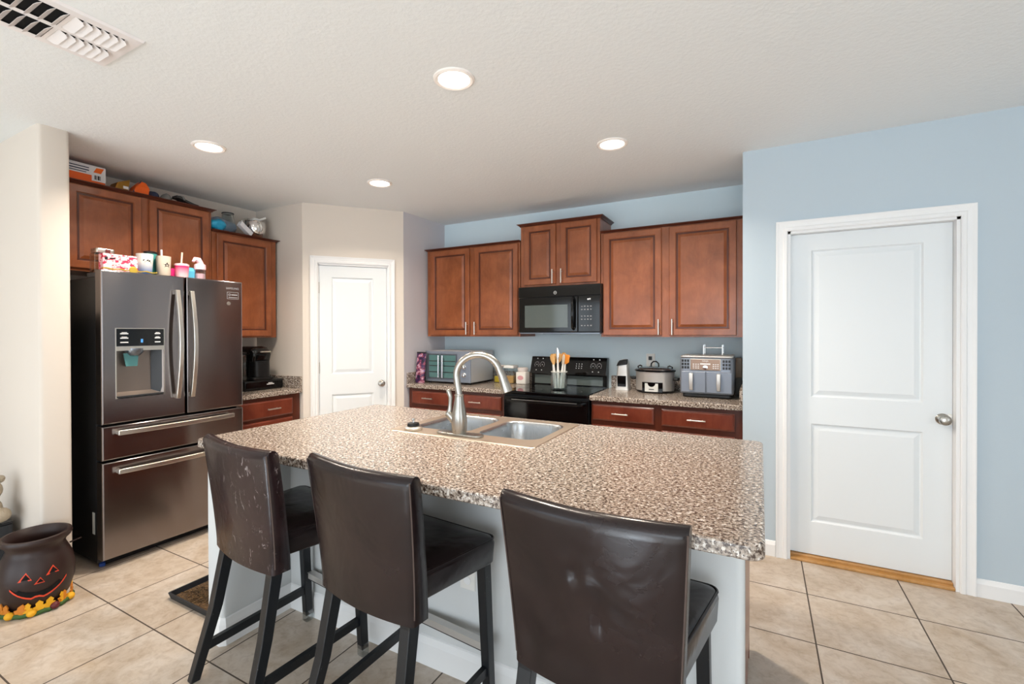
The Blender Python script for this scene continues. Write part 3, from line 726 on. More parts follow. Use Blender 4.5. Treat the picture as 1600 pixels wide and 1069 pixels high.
bd = obj('badge', MB().rect_rings(.318, .404, 1.655, 1.706, [(0, FY), (.0, FY - .001), (.0025, FY - .001), (.0025, FY)], False)
         .lathe([(.009, 0), (.009, .001), (.0055, .001), (.005, 0)], (.336, FY, 1.686), 16, 'y', False, False).box(.35, .395, FY - .001, FY, 1.682, 1.690).box(.33, .395, FY - .001, FY, 1.664, 1.669), 'grey_print', dr)
obj('magnet', MB().lathe([(.014, 0), (.013, .004)], (.33, FY, 1.622), 18, 'y'), 'handle_metal', dr)
for x in (-.404, .404): obj('hinge_cover', MB().rbox(x - .026, x + .026, FY + .03, FY + .20, 1.746, 1.775, .01, 3), 'dark_grey', fr)
obj('sticker', MB().box(-.4335, -.4325, FY + .105, FY + .135, .20, .33), 'sticker_white', fr)
obj('levelling_foot', MB().lathe([(.016, 0), (.016, .02), (.008, .022), (.008, .05)], (-.40, FY + .10, 0), 14), 'blue_foot', fr)

# ------------------------------------------------------------------ range
rg = thing('range', 'black glass-top electric range between the two back counters', 'range', (-1.534, 3.860, 0))
def rl(mb): return mb.move((1.534, -3.86, 0))
obj('body', rl(MB().box(-1.904, -1.164, 3.56, 4.168, .03, .898)), 'black_side', rg)
obj('cooktop', rl(MB().rbox(-1.906, -1.162, 3.515, 4.12, .890, .917, .012, 3, .006)), 'black_glass', rg)
od = obj('oven_door', rl(MB().box(-1.900, -1.168, 3.525, 3.56, .235, .872)), 'black_gloss', rg, bevel=.005)
obj('oven_window', rl(MB().box(-1.76, -1.31, 3.5225, 3.526, .36, .70)), 'black_glass', od)
hb = MB(); R = []
for k in range(13):
    q = k / 12; x = -1.845 + .655 * q; y = 3.487 - .012 * math.sin(PI * q); R.append([(x, y - .012, .832), (x, y + .008, .832), (x, y + .010, .848), (x, y - .010, .852)])
hb.loft(R)
for x in (-1.835, -1.20): hb.box(x - .012, x + .012, 3.485, 3.526, .832, .850)
obj('handle', rl(hb), 'black_gloss', od, bevel=.003)
obj('handle_trim', rl(MB().box(-1.80, -1.235, 3.4735, 3.476, .851, .8545)), 'handle_metal', od)
obj('storage_drawer', rl(MB().box(-1.900, -1.168, 3.53, 3.56, .06, .222)), 'black_gloss', rg, bevel=.004)
bg = obj('backguard', rl(MB().loft([[(-1.906, y, z) for y, z in ((4.168, .90), (4.105, .90), (4.100, 1.015), (4.060, 1.02), (4.120, 1.175), (4.168, 1.175))], [(-1.180, y, z) for y, z in ((4.168, .90), (4.105, .90), (4.100, 1.015), (4.060, 1.02), (4.120, 1.175), (4.168, 1.175))]])), 'black_gloss', rg, bevel=.003)
obj('lower_glass', rl(MB().box(-1.87, -1.215, 4.0985, 4.102, .925, 1.005)), 'window_tint', bg)
cm = MB()
def dot(x, q, r):           # on the sloping control panel, q 0..1 upwards
    y = 4.060 + .060 * q; z = 1.02 + .155 * q; nrm = Vector((0, -.155, .06)).normalized(); tz = Vector((0, .06, .155)).normalized(); c0 = Vector((x, y, z)) + nrm * .0012
    cm.loft([[c0 + Vector((1, 0, 0)) * r * math.cos(k * PI / 4) + tz * r * math.sin(k * PI / 4) + nrm * h_ for k in range(8)] for h_ in (-.002, .0)])
for cx in (-1.845, -1.79, -1.30, -1.245):
    for k in range(9):
        a = -.6 + k * (PI + 1.2) / 8; dot(cx + .021 * math.cos(a), .52 + .16 * math.sin(a), .0028)
    dot(cx, .88, .006); dot(cx, .52, .004); dot(cx, .2, .005)
for cx in (-1.43, -1.405, -1.455):
    for q in (.38, .5, .62): dot(cx, q, .0045)
obj('control_marks', rl(cm), 'white_print', bg)
br = MB()
for cx, cy, r in ((-1.72, 3.68, .10), (-1.35, 3.68, .085), (-1.72, 3.95, .08), (-1.35, 3.95, .10)):
    br.lathe([(r, .9172), (r, .9176), (r - .003, .9176), (r - .003, .9172)], (cx, cy, 0), 40, 'z', False, False)
obj('burner_ring', rl(br), 'dark_grey', rg)

# ------------------------------------------------------------------ microwave
mw = thing('microwave', 'black over-the-range microwave mounted under the small raised cabinet', 'microwave', (-1.514, 3.98, 1.392))
def ml(mb): return mb.move((1.514, -3.98, -1.392))
obj('case', ml(MB().box(-1.893, -1.140, 3.815, 4.184, 1.400, 1.803)), 'black_plastic', mw)
obj('vent_panel', ml(MB().box(-1.888, -1.142, 3.790, 3.815, 1.712, 1.803)), 'black_gloss', mw, bevel=.003)
md = obj('door', ml(MB().rect_rings(-1.884, -1.336, 1.408, 1.708, [(0, 3.815), (0, 3.792), (.004, 3.788), (.022, 3.788)])), 'black_gloss', mw)
obj('door_window', ml(MB().rect_rings(-1.825, -1.424, 1.445, 1.640, [(0, 3.789), (.0, 3.7865), (.004, 3.7865)])), 'window_tint', md)
obj('handle', ml(MB().tube([(-1.372, 3.788, 1.43), (-1.372, 3.758, 1.445), (-1.372, 3.754, 1.57), (-1.372, 3.758, 1.68), (-1.372, 3.788, 1.695)], .011, 10)), 'black_gloss', md, smooth=50)
cp = obj('control_panel', ml(MB().box(-1.332, -1.144, 3.789, 3.815, 1.408, 1.708)), 'black_gloss', mw, bevel=.003)
bt = MB()
for i in range(4):
    for j in range(6):
        if j == 4: continue
        x = -1.300 + i * .026; z = 1.46 + .026 * (5 - j) + (.03 if j < 2 else 0)
        bt.box(x - .006, x + .006, 3.7878, 3.7892, z - .004, z + .004)
obj('buttons', ml(bt), 'grey_print', cp)
obj('display_mark', ml(MB().box(-1.252, -1.240, 3.788, 3.789, 1.672, 1.684).box(-1.237, -1.224, 3.788, 3.789, 1.674, 1.686)), 'white_print', cp)
obj('emblem', ml(MB().lathe([(.014, 0), (.014, .0015), (.011, .0015), (.011, 0)], (-1.538, 3.790, 1.744), 24, 'y', False, False)), 'handle_metal', mw)
obj('emblem_lettering', ml(text_mb('GE', .013).move((-1.538, 3.7895, 1.744))), 'handle_metal', mw)
ub = obj('underside', ml(MB().box(-1.880, -1.150, 3.800, 4.17, 1.392, 1.400)), 'grey_steel', mw)
obj('grease_filter', ml(MB().box(-1.67, -1.40, 3.83, 4.05, 1.389, 1.393)), 'dark_grey', ub)

# ------------------------------------------------------------------ ceiling fittings
def downlight(x, y, label, power=1.):
    r = thing('ceiling_downlight', label, 'ceiling light', (x, y, H), 0, 'recessed ceiling lights')
    obj('trim_ring', MB().lathe([(.094, 0), (.093, -.006), (.084, -.011), (.073, -.008), (.070, -.003)], n=40, cap0=False, cap1=False), 'lamp_ring', r, smooth=40)
    obj('lens', MB().lathe([(.0715, -.0045), (.05, -.006), (.01, -.0065)], n=40, cap0=False), 'lamp_lens', r, smooth=40)
    l = bpy.data.lights.new('downlight_lamp', 'AREA'); l.shape = 'DISK'; l.size = .14; l.energy = LAMP_W * power; l.color = (1.0, .88, .74); l.spread = math.radians(135)
    o = bpy.data.objects.new('downlight_lamp', l); COL.objects.link(o); o.parent = r; o.location = (0, 0, -.014)
downlight(-1.212, 1.785, 'round lit ceiling light above the island, biggest in view')
downlight(-2.968, 1.690, 'round lit ceiling light in front of the refrigerator cabinets')
downlight(-.792, 2.876, 'round lit ceiling light in front of the wide two-door cabinet')
downlight(-2.555, 2.745, 'round lit ceiling light in front of the white pantry door', .55)
vt = thing('ceiling_vent', 'white louvred air supply vent in the ceiling above the refrigerator corner', 'air vent', (-2.285, .60, H))
vy0, vy1 = -.36, .355
obj('dark_duct_plate', MB().box(-.14, .14, vy0 + .03, vy1 - .03, -.004, -.0005), 'dark_void', vt)  # black plate painted in for the unlit duct behind the louvres
fm = MB(); fx = [-.165, -.130, -.013, .013, .130, .165]; fy = [vy0, vy0 + .045, .142, .156, vy1 - .045, vy1]
for i in range(5):
    for j in range(5):
        if i in (1, 3) and j in (1, 3): continue
        fm.add([(fx[i], fy[j], -.009), (fx[i + 1], fy[j], -.009), (fx[i + 1], fy[j + 1], -.009), (fx[i], fy[j + 1], -.009)], [(0, 1, 2, 3)])
fm.loft([[(-.165, vy0, -.009), (.165, vy0, -.009), (.165, vy1, -.009), (-.165, vy1, -.009)], [(-.172, vy0 - .007, -.0005), (.172, vy0 - .007, -.0005), (.172, vy1 + .007, -.0005), (-.172, vy1 + .007, -.0005)]], False, False)
obj('vent_frame', fm, 'vent_white', vt)
def louvre(x0, x1, y, dy, dz, dd):
    """blade hinged at y, its free lower edge dy away; the free corners are cut"""
    q = [(x0, y, -.008), (x1, y, -.008), (x1 - .003, y + dy * .75, -.008 - dz * .75), (x1 - .014, y + dy, -.008 - dz), (x0 + .014, y + dy, -.008 - dz), (x0 + .003, y + dy * .75, -.008 - dz * .75)]
    return MB().loft([q, [(a_, b_, c_ + .0015) for a_, b_, c_ in q]])
for xa, xb in ((-.130, -.013), (.013, .130)):
    for k in range(6): obj('louvre', louvre(xa, xb, .157 + k * .0265, .030, .012, 1), 'vent_white', vt)
    for k in range(12): obj('louvre', louvre(xa, xb, .141 - k * .0365, -.021, .016, 1), 'vent_white', vt)

# ------------------------------------------------------------------ things on the range and counters
ZC = .9155
def lathe_obj(name, prof, mat, parent=None, loc=None, n=28, smooth=40, **kw):
    return obj(name, MB().lathe(prof, n=n, **kw), mat, parent, loc, smooth=smooth)
uj = thing('utensil_jar', 'clear glass jar holding cooking utensils on the black range', 'jar', (-1.497, 3.775, .9175))
obj('glass', MB().lathe([(.064, .001), (.070, .004), (.071, .02), (.071, .115), (.066, .13), (.066, .15), (.068, .152), (.063, .152), (.062, .13), (.067, .114), (.067, .014), (.06, .010)], n=32), 'clear_glass', uj, smooth=40)
obj('rim', MB().lathe([(.066, .146), (.070, .149), (.070, .153), (.066, .155), (.063, .152)], n=32, cap0=False, cap1=False), 'sticker_white', uj, smooth=40)
def utensil(name, label, cat, x, y, tx, ty, L, hmat, wmat, head):
    r = thing(name, label, cat, (-1.497 + x, 3.775 + y, .9175 + .014))
    d = Vector((tx, ty, 1)).normalized(); ex = Vector((1, 0, 0)); ex = (ex - d * ex.dot(d)).normalized(); ey = d.cross(ex)
    P = lambda q: d * q
    obj('handle', MB().tube([P(0), P(L * .35), P(L * .72)], [.012, .012, .006], 10), hmat, r, smooth=50)
    prof = {'spoon': [(.006, .70), (.016, .76), (.024, .84), (.025, .92), (.018, .98), (.006, 1.0)], 'turner': [(.006, .70), (.020, .74), (.033, .78), (.036, .95), (.034, .99), (.03, 1.0)],
            'ladle': [(.005, .70), (.008, .8), (.010, .9), (.014, 1.)], 'knife': [(.008, .70), (.013, .74), (.013, .92), (.008, .98), (.002, 1.)]}[head]
    R = []
    for w, q in prof:
        t_ = .004
        R.append([P(L * q) + ex * w * math.cos(k * PI / 6) + ey * (t_ * math.sin(k * PI / 6) + (.008 * (w / .025) if head == 'spoon' else 0)) for k in range(12)])
    obj('head', MB().loft(R), wmat, r, smooth=50)
utensil('wooden_spoon', 'pale wooden spoon leaning out of the jar towards the wall cabinets', 'spoon', -.035, .0, -.11, .02, .29, 'white_plastic', 'spoon_wood', 'spoon')
utensil('wooden_spatula', 'wooden spatula behind the pale wooden spoon in the glass jar', 'spatula', -.018, .034, -.06, .05, .29, 'white_plastic', 'spoon_wood', 'turner')
utensil('wooden_fork', 'slim wooden fork at the front of the glass utensil jar', 'fork', -.020, -.034, -.07, -.02, .28, 'white_plastic', 'spoon_wood', 'knife')
utensil('steel_spatula', 'tall shiny steel spatula at the middle of the glass jar', 'spatula', -.002, -.012, -.02, -.01, .345, 'white_plastic', 'chrome', 'knife')
utensil('slotted_turner', 'orange slotted turner with a wide blade in the glass jar', 'turner', .030, .012, .09, .02, .285, 'white_plastic', 'silicone_orange', 'turner')
utensil('slotted_spoon', 'light orange spoon behind the steel spatula in the jar', 'spoon', .010, .034, .05, .04, .30, 'white_plastic', 'spoon_wood', 'spoon')
utensil('thin_spatula', 'thin pale spatula leaning from the jar towards the can opener', 'spatula', .022, -.030, .12, -.01, .29, 'white_plastic', 'cup_beige', 'knife')
# snack pouch
sp = thing('snack_pouch', 'dark purple printed snack pouch leaning beside the toaster oven', 'snack bag', (-2.884, 3.640, ZC + .002), 0)
R = []
for k in range(11):
    q = k / 10; th = .026 * math.sin(PI * min(q * .9 + .12, 1)) + .002; w = .052 + .008 * abs(q - .4)
    R.append([(w * math.cos(a) * (1 if abs(math.cos(a)) > .01 else 1), th * math.sin(a) + .03 * q, .285 * q) for a in [2 * PI * j / 20 for j in range(20)]])
obj('pouch', MB().loft(R), 'snack_print', sp, smooth=60)
obj('top_seal', MB().box(-.056, .056, .029, .032, .283, .298), 'black_print', sp)
# toaster oven
to = thing('toaster_oven', 'steel toaster oven with french glass doors under the wall cabinet', 'toaster oven', (-2.602, 3.905, ZC))
obj('case', MB().rbox(-.262, .262, -.195, .225, .018, .312, .012, 3, .008), 'toaster_steel', to, smooth=40)
obj('front_frame', MB().box(-.262, .262, -.205, -.194, .018, .312), 'fryer_grey', to, bevel=.003)
for sx_ in (-1, 1):
    x0, x1 = (-.222, -.062) if sx_ < 0 else (-.056, .112)
    gd = obj('glass_door', MB().rect_rings(x0, x1, .045, .285, [(0, -.205), (0, -.214), (.012, -.214), (.012, -.211)]), 'grey_steel', to)
    obj('pane', MB().box(x0 + .012, x1 - .012, -.2125, -.211, .057, .273), 'oven_inside', gd)
    xr = x1 - .02 if sx_ < 0 else x0 + .02
    hm = MB().tube([(xr, -.238, .06), (xr, -.238, .27)], .007, 10)
    for z in (.09, .24): hm.tube([(xr, -.214, z), (xr, -.238, z)], .005, 8)
    obj('handle', hm, 'chrome', gd, smooth=50)
    rk = MB()
    for z in (.11, .17, .215): rk.box(x0 + .014, x1 - .014, -.2135, -.2125, z - .004, z + .004)
    obj('oven_rack', rk, 'dark_grey', gd)
for z in (.25, .165, .09):
    obj('knob', MB().lathe([(.022, 0), (.022, .004), (.017, .008), (.016, .024), (.012, .026)], (.19, -.205, z), 20, 'y'), 'chrome', to, smooth=40)
for x in (-.23, .23):
    for y in (-.17, .19): obj('foot', MB().lathe([(.014, 0), (.016, .018)], (x, y, 0), 12), 'black_plastic', to)
# clear canister, pack, jar
def canister(name, label, x, y, w, h, fill, fillh, lid, lidm='white_plastic'):
    r = thing(name, label, 'food container', (x, y, ZC))
    obj('container', MB().rbox(-w / 2, w / 2, -w / 2, w / 2, 0, h, .012, 4, .004), 'clear_plastic', r, smooth=40)
    obj('contents', MB().rbox(-w / 2 + .004, w / 2 - .004, -w / 2 + .004, w / 2 - .004, .004, fillh, .010, 3, .003), fill, r)
    obj('lid', MB().rbox(-w / 2 - .003, w / 2 + .003, -w / 2 - .003, w / 2 + .003, h, h + lid, .014, 4, .005), lidm, r, smooth=40)
    return r
canister('food_canister', 'square clear canister with white lid and tan contents beside the range', -2.105, 4.055, .105, .145, 'pasta', .07, .026)
canister('food_canister', 'tall clear canister standing behind the faucet spout by the toaster oven', -2.235, 4.07, .09, .150, 'yellow', .06, .018, 'lid_pale')
fj = thing('flour_jar', 'white filled glass jar with pink oval label beside the range', 'jar', (-1.972, 4.045, ZC))
obj('glass', MB().rbox(-.052, .052, -.052, .052, 0, .115, .016, 4, .01), 'flour', fj, smooth=40)
obj('lid', MB().lathe([(.044, .115), (.044, .124), (.05, .126), (.05, .150), (.046, .154)], n=28), 'lid_pale', fj, smooth=40)
obj('label', MB().lathe([(.030, 0), (.030, .001), (.022, .001)], (0, -.0525, .06), 28, 'y', sy=.7), 'label_pink', fj)
# can opener
co = thing('can_opener', 'upright silver and black electric can opener beside the slow cooker', 'can opener', (-1.022, 4.045, ZC))
obj('body', MB().loft([rcorner(-.058, .058, -.055, .055, .015, 0, 3), rcorner(-.054, .054, -.05, .052, .015, .03, 3), rcorner(-.045, .045, -.035, .05, .015, .16, 3), rcorner(-.042, .045, -.04, .05, .015, .215, 3), rcorner(-.03, .04, -.03, .045, .012, .245, 3), rcorner(-.0, .03, -.02, .04, .008, .258, 3)]), 'steel', co, smooth=40)
obj('front_panel', MB().box(-.036, .036, -.058, -.045, .03, .12), 'black_gloss', co, bevel=.004)
obj('lever', MB().loft([[(-.046, -.05, .20), (.044, -.05, .215), (.044, -.02, .225), (-.046, -.02, .21)], [(-.03, -.055, .235), (.046, -.05, .25), (.046, -.02, .262), (-.025, -.02, .25)]]), 'black_plastic', co, bevel=.004)
# outlet on the back wall
ol = thing('wall_outlet', 'white electrical outlet on the blue wall behind the slow cooker', 'outlet', (-.822, YB, 1.160))
outlet(ol, (0, 0, 0)); obj('plug', MB().rbox(-.013, .013, -.035, -.006, .005, .036, .005, 3), 'black_plastic', ol)
# slow cooker
cr = thing('slow_cooker', 'oval stainless slow cooker with glass lid between can opener and air fryer', 'slow cooker', (-.752, 4.00, ZC))
EL = dict(n=40, sx=1.32, sy=1.)
obj('housing', MB().lathe([(.105, .012), (.112, .016), (.114, .03), (.114, .16), (.116, .168), (.112, .17)], **EL), 'steel', cr, smooth=40)
obj('base', MB().lathe([(.10, .0), (.108, .004), (.113, .018), (.109, .02)], **EL), 'black_plastic', cr, smooth=40)
obj('crock', MB().lathe([(.110, .168), (.121, .172), (.122, .182), (.112, .186), (.105, .18)], **EL), 'black_gloss', cr, smooth=40)
ld = obj('lid', MB().lathe([(.112, .185), (.108, .192), (.08, .203), (.04, .210), (.005, .212)], **EL), 'clear_glass', cr, smooth=60)
obj('lid_rim', MB().lathe([(.115, .184), (.116, .188), (.113, .191), (.109, .190)], cap0=False, cap1=False, **EL), 'chrome', ld, smooth=40)
obj('lid_knob', MB().tube([(-.03, 0, .208), (-.028, 0, .232), (-.012, 0, .248), (.012, 0, .248), (.028, 0, .232), (.03, 0, .208)], .006, 10), 'black_plastic', ld, smooth=60)
for s in (-1, 1):
    obj('side_handle', MB().rbox(s * .165 - .022, s * .165 + .022, -.04, .04, .10, .122, .012, 4), 'black_plastic', cr, smooth=40)
    obj('lid_clip', MB().tube([(s * .128, 0, .17), (s * .135, 0, .205), (s * .115, -.01, .215), (s * .10, -.01, .208)], .006, 8), 'black_plastic', cr, smooth=50)
cpn = obj('control_panel', MB().loft([[(x * .105, -.114 - .006 + .018 * abs(x) ** 2 * .6, z) for x in (-.75, -.4, 0, .4, .75)] + [(x * .105, -.10, z) for x in (.75, .4, 0, -.4, -.75)] for z in (.012, .088)]), 'black_gloss', cr)
pf_ = [(-.056, .014), (.046, .014), (.046, .080)] + [(-.005 + .030 * math.cos(-k * PI / 8), .080 + .028 * math.sin(-k * PI / 8)) for k in range(9)] + [(-.056, .080)]
obj('panel_face', MB().loft([[(x, y, z) for x, z in pf_] for y in (-.1185, -.121)]), 'sticker_white', cpn)
obj('panel_mark', MB().box(-.025, .015, -.1215, -.121, .030, .036), 'dark_grey', cpn)
# air fryer
af = thing('air_fryer', 'grey double-basket air fryer beside the slow cooker', 'air fryer', (-.350, 3.955, ZC))
obj('body', MB().rbox(-.183, .183, -.165, .165, .03, .300, .03, 5, .012), 'fryer_grey', af, smooth=40)
obj('base', MB().rbox(-.165, .170, -.15, .15, 0, .034, .02, 3), 'black_plastic', af)
tp = obj('top', MB().rbox(-.178, .178, -.172, .160, .298, .312, .02, 4, .005), 'steel', af, smooth=40)
pn = obj('control_panel', MB().rect_rings(-.108, .098, .205, .290, [(0, -.164), (0, -.169), (.004, -.170), (.006, -.168)]), 'handle_metal', af)
obj('panel_face', MB().box(-.103, .093, -.1695, -.168, .210, .285), 'fryer_copper', pn)
obj('brand_lettering', text_mb('NINJA', .016).move((-.005, -.1695, .274)), 'white_print', pn)
obj('display', MB().box(-.04, .03, -.1705, -.1695, .248, .258), 'white_print', pn)
obj('dial', MB().lathe([(.016, 0), (.016, .006), (.011, .007)], (-.005, -.1695, .228), 22, 'y'), 'chrome', pn, smooth=40)
mk = MB()
for x in (-.085, -.068, -.052, .05, .065, .08):
    for z in (.222, .236, .25): mk.box(x - .005, x + .005, -.1702, -.1695, z - .003, z + .003)
obj('panel_print', mk, 'white_print', pn)
for xa, xb in ((-.172, -.116), (.106, .172)):
    g = MB()
    for i in range(3):
        for j in range(3): g.box(xa + .004 + i * .019, xa + .018 + i * .019, -.1665, -.1645, .215 + j * .025, .233 + j * .025)
    obj('air_grille', g, 'black_plastic', af)
for s in (-1, 1):
    bk = obj('basket', MB().rect_rings(-.172 if s < 0 else .002, -.002 if s < 0 else .172, .04, .195, [(0, -.163), (0, -.168), (.004, -.171), (.008, -.171)]), 'fryer_grey', af)
    x = -.10 if s < 0 else .085
    obj('handle', MB().loft([[(x - .014, -.171, .185), (x + .014, -.171, .185), (x + .014, -.168, .175), (x - .014, -.168, .175)], [(x - .014, -.20, .183), (x + .014, -.20, .183), (x + .014, -.19, .17), (x - .014, -.19, .17)],
                             [(x - .013, -.207, .12), (x + .013, -.207, .12), (x + .013, -.193, .12), (x - .013, -.193, .12)], [(x - .012, -.195, .06), (x + .012, -.195, .06), (x + .012, -.171, .055), (x - .012, -.171, .055)]]), 'steel', bk, bevel=.003, smooth=40)
rk = thing('wire_rack', 'small white wire rack standing on top of the air fryer', 'wire rack', (-.315, 3.975, ZC + .313))
w = MB()
for x in (-.065, .065): w.tube([(x, -.05, 0), (x, -.05, .078)], .004, 8).tube([(x, .05, 0), (x, .05, .078)], .004, 8).tube([(x, -.05, .055), (x, .05, .055)], .003, 8)
w.tube([(-.065, -.05, .055), (.065, -.05, .055)], .003, 8).tube([(-.065, .05, .055), (.065, .05, .055)], .003, 8)
obj('wire_frame', w, 'chrome', rk, smooth=60)
cb_ = thing('cutting_board', 'tan board standing against the wall behind the air fryer', 'board', (-.150, 4.140, ZC))
obj('board', MB().rbox(-.026, .026, -.015, .015, .13, .285, .008, 3), 'tan_board', cb_); obj('lower_board', MB().rbox(-.026, .026, -.015, .015, 0, .13, .008, 3), 'grey_cloth', cb_)
# coffee maker on its pod drawer
pd = thing('pod_drawer', 'black coffee pod drawer under the coffee maker', 'drawer unit', (-3.905, 2.585, ZC), PI / 2)
obj('case', MB().rbox(-.175, .185, -.165, .16, 0, .082, .01, 3), 'black_plastic', pd, smooth=40)
pf = obj('drawer_front', MB().box(-.168, .178, -.172, -.164, .012, .072), 'black_gloss', pd, bevel=.003)
obj('front_badge', MB().box(.02, .09, -.1735, -.172, .043, .049).box(.035, .075, -.1735, -.172, .054, .059), 'white_print', pf)
cf = thing('coffee_maker', 'black single-cup coffee maker with clear water tank on the pod drawer', 'coffee maker', (-3.900, 2.565, ZC + .083), PI / 2)
obj('base', MB().rbox(-.08, .115, -.16, .14, 0, .028, .03, 5, .008), 'black_plastic', cf, smooth=40)
obj('tower', MB().rbox(-.075, .112, -.02, .14, .028, .235, .03, 5, .01), 'black_gloss', cf, smooth=40)
obj('brew_head', MB().loft([rcorner(-.078, .115, -.13, .14, .04, .165, 5), rcorner(-.078, .115, -.145, .14, .04, .22, 5), rcorner(-.075, .112, -.14, .138, .04, .25, 5), rcorner(-.06, .098, -.115, .12, .04, .278, 5), rcorner(-.03, .07, -.08, .09, .03, .29, 5)]), 'black_gloss', cf, smooth=40)
obj('front_shell', MB().loft([rcorner(-.06, .10, -.155, -.02, .045, .03, 5), rcorner(-.062, .103, -.15, -.02, .045, .165, 5)]), 'black_plastic', cf, smooth=40)
obj('silver_lip', MB().rbox(-.005, .100, -.158, -.10, .238, .250, .02, 4, .004), 'handle_metal', cf, smooth=40)
wt = obj('water_tank', MB().rbox(-.150, -.082, -.09, .12, .0, .225, .02, 4, .01), 'clear_plastic', cf, smooth=40)
obj('tank_lid', MB().rbox(-.152, -.080, -.092, .122, .225, .245, .02, 4, .008), 'black_plastic', wt, smooth=40)

# ------------------------------------------------------------------ things on top of the refrigerator
ZT = 1.7465
def on_fridge(name, label, cat, y, x=-3.52): return thing(name, label, cat, (x, y, ZT), PI / 2)
o = on_fridge('candy_box', 'pink and red printed candy box lying on the refrigerator top', 'box', 1.452, -3.545)
obj('carton', MB().box(-.094, .094, -.03, .03, 0, .155), 'candy_print', o, bevel=.002)
obj('carton_print', MB().box(-.085, -.07, -.0308, -.03, .115, .135).box(-.06, -.03, -.0308, -.03, .122, .130).box(.06, .085, -.0308, -.03, .01, .05), 'black_print', o)
o = on_fridge('storage_jar', 'clear jar with a red and silver lid behind the candy box', 'jar', 1.405, -3.64)
obj('glass', MB().rbox(-.055, .055, -.045, .045, 0, .165, .015, 4, .006), 'clear_plastic', o, smooth=40)
obj('lid', MB().rbox(-.05, .05, -.042, .042, .165, .195, .012, 4, .006), 'handle_metal', o, smooth=40)
obj('lid_clip', MB().box(-.002, .022, -.05, -.04, .14, .19), 'berry', o)
o = on_fridge('ribbon_medal', 'gold ribbon with a round medallion draped along the refrigerator door top', 'ribbon', 1.455, -3.405)
o.location.z = 1.792
R = []
for k in range(21):
    x = -.145 + .29 * k / 20; z = .004 + .003 * math.sin(k * 1.3); R.append([(x, -.012, z - .003), (x, .012, z - .003), (x, .012, z + .003), (x, -.012, z + .003)])
obj('ribbon', MB().loft(R), 'gold', o); obj('medallion', MB().lathe([(.022, 0), (.022, .004), (.017, .005)], (.008, -.016, .006), 22, 'y'), 'gold', o)
def tumbler(name, label, y, r0, r1, h, mat, lid=None, straw=None, x=-3.52, marks=None, strawmat='straw_pink'):
    o = on_fridge(name, label, 'cup', y, x)
    obj('cup', MB().lathe([(r0, 0), (r0 + .002, .004), (r1, h - .004), (r1, h), (r1 - .004, h), (r0 - .002, .01)], n=32), mat, o, smooth=40)
    if lid: obj('lid', MB().lathe([(r1 + .001, h - .004), (r1 + .001, h + .008), (r1 - .006, h + .012), (.01, h + .012)], n=28), lid, o, smooth=40)
    if straw: obj('straw', MB().tube([(straw[0], 0, .02), (straw[1], 0, straw[2])], .006, 10), strawmat, o, smooth=60)
    if marks:
        mb = MB()
        for poly in marks:
            pts = []
            for u, z in poly:
                rr = r0 + (r1 - r0) * z / h + .0012; a = -PI / 2 + u / rr; pts.append((rr * math.cos(a), rr * math.sin(a), z))
            mb.add(pts, [tuple(range(len(pts)))])
        obj('print', mb, 'black_print', o)
    return o
bird = [[(-.02, .12), (-.005, .13), (.01, .125), (.03, .145), (.012, .135), (-.003, .14)], [(.0, .12), (.018, .128), (.022, .112)], [(-.03, .135), (-.018, .142), (-.024, .128)]]
tumbler('tumbler_cup', 'cream tumbler with blue base and dark bird marks on the refrigerator', 1.585, .035, .047, .178, 'cup_blue_fade', None, None, marks=bird)
tumbler('travel_mug', 'teal travel mug with a black lid behind the two pale tumblers', 1.655, .032, .038, .20, 'teal', 'black_plastic', None, -3.60)
star = [[(-.014 + .020 * (1 if k % 2 == 0 else .42) * math.sin(k * PI / 5) * 1.25 + .016, .118 + .020 * (1 if k % 2 == 0 else .42) * math.cos(k * PI / 5)) for k in range(10)]]
tumbler('tumbler_cup', 'beige tumbler with a dark star mark and white straw', 1.697, .036, .043, .178, 'cup_beige', None, (-.008, -.012, .222), marks=star, strawmat='white_plastic')
tumbler('small_cup', 'small magenta cup between the beige and pink tumblers', 1.752, .018, .021, .105, 'magenta', None, None, -3.535)
tumbler('tumbler_cup', 'pink fading to white tumbler with a tall pale straw', 1.809, .034, .044, .13, 'cup_pink_fade', 'soft_pink', (-.012, .004, .222), -3.515)
o = on_fridge('small_carton', 'small sky blue carton beside the pink capped bottle', 'carton', 1.872, -3.53)
obj('carton', MB().box(-.022, .022, -.02, .02, 0, .10), 'sky_blue', o, bevel=.002); obj('carton_top', MB().loft([[(-.022, -.02, .10), (.022, -.02, .10), (.022, .02, .10), (-.022, .02, .10)], [(-.022, -.002, .125), (.022, -.002, .125), (.022, .002, .125), (-.022, .002, .125)]]), 'sky_blue', o)
o = on_fridge('kids_bottle', 'clear kids drink bottle with pink flip lid on the refrigerator', 'bottle', 1.932, -3.515)
obj('bottle', MB().lathe([(.032, 0), (.036, .006), (.037, .11), (.032, .122)], n=28), 'clear_plastic', o, smooth=40)
obj('contents', MB().lathe([(.028, .006), (.032, .01), (.032, .085)], n=24), 'soft_pink', o, smooth=40)
obj('lid', MB().lathe([(.037, .115), (.038, .13), (.036, .15), (.02, .16)], n=28), 'soft_pink', o, smooth=40)
obj('spout', MB().tube([(.008, 0, .155), (-.01, 0, .185), (-.034, 0, .188), (-.048, 0, .168)], [.018, .020, .015, .008], 14), 'soft_pink', o, smooth=50)

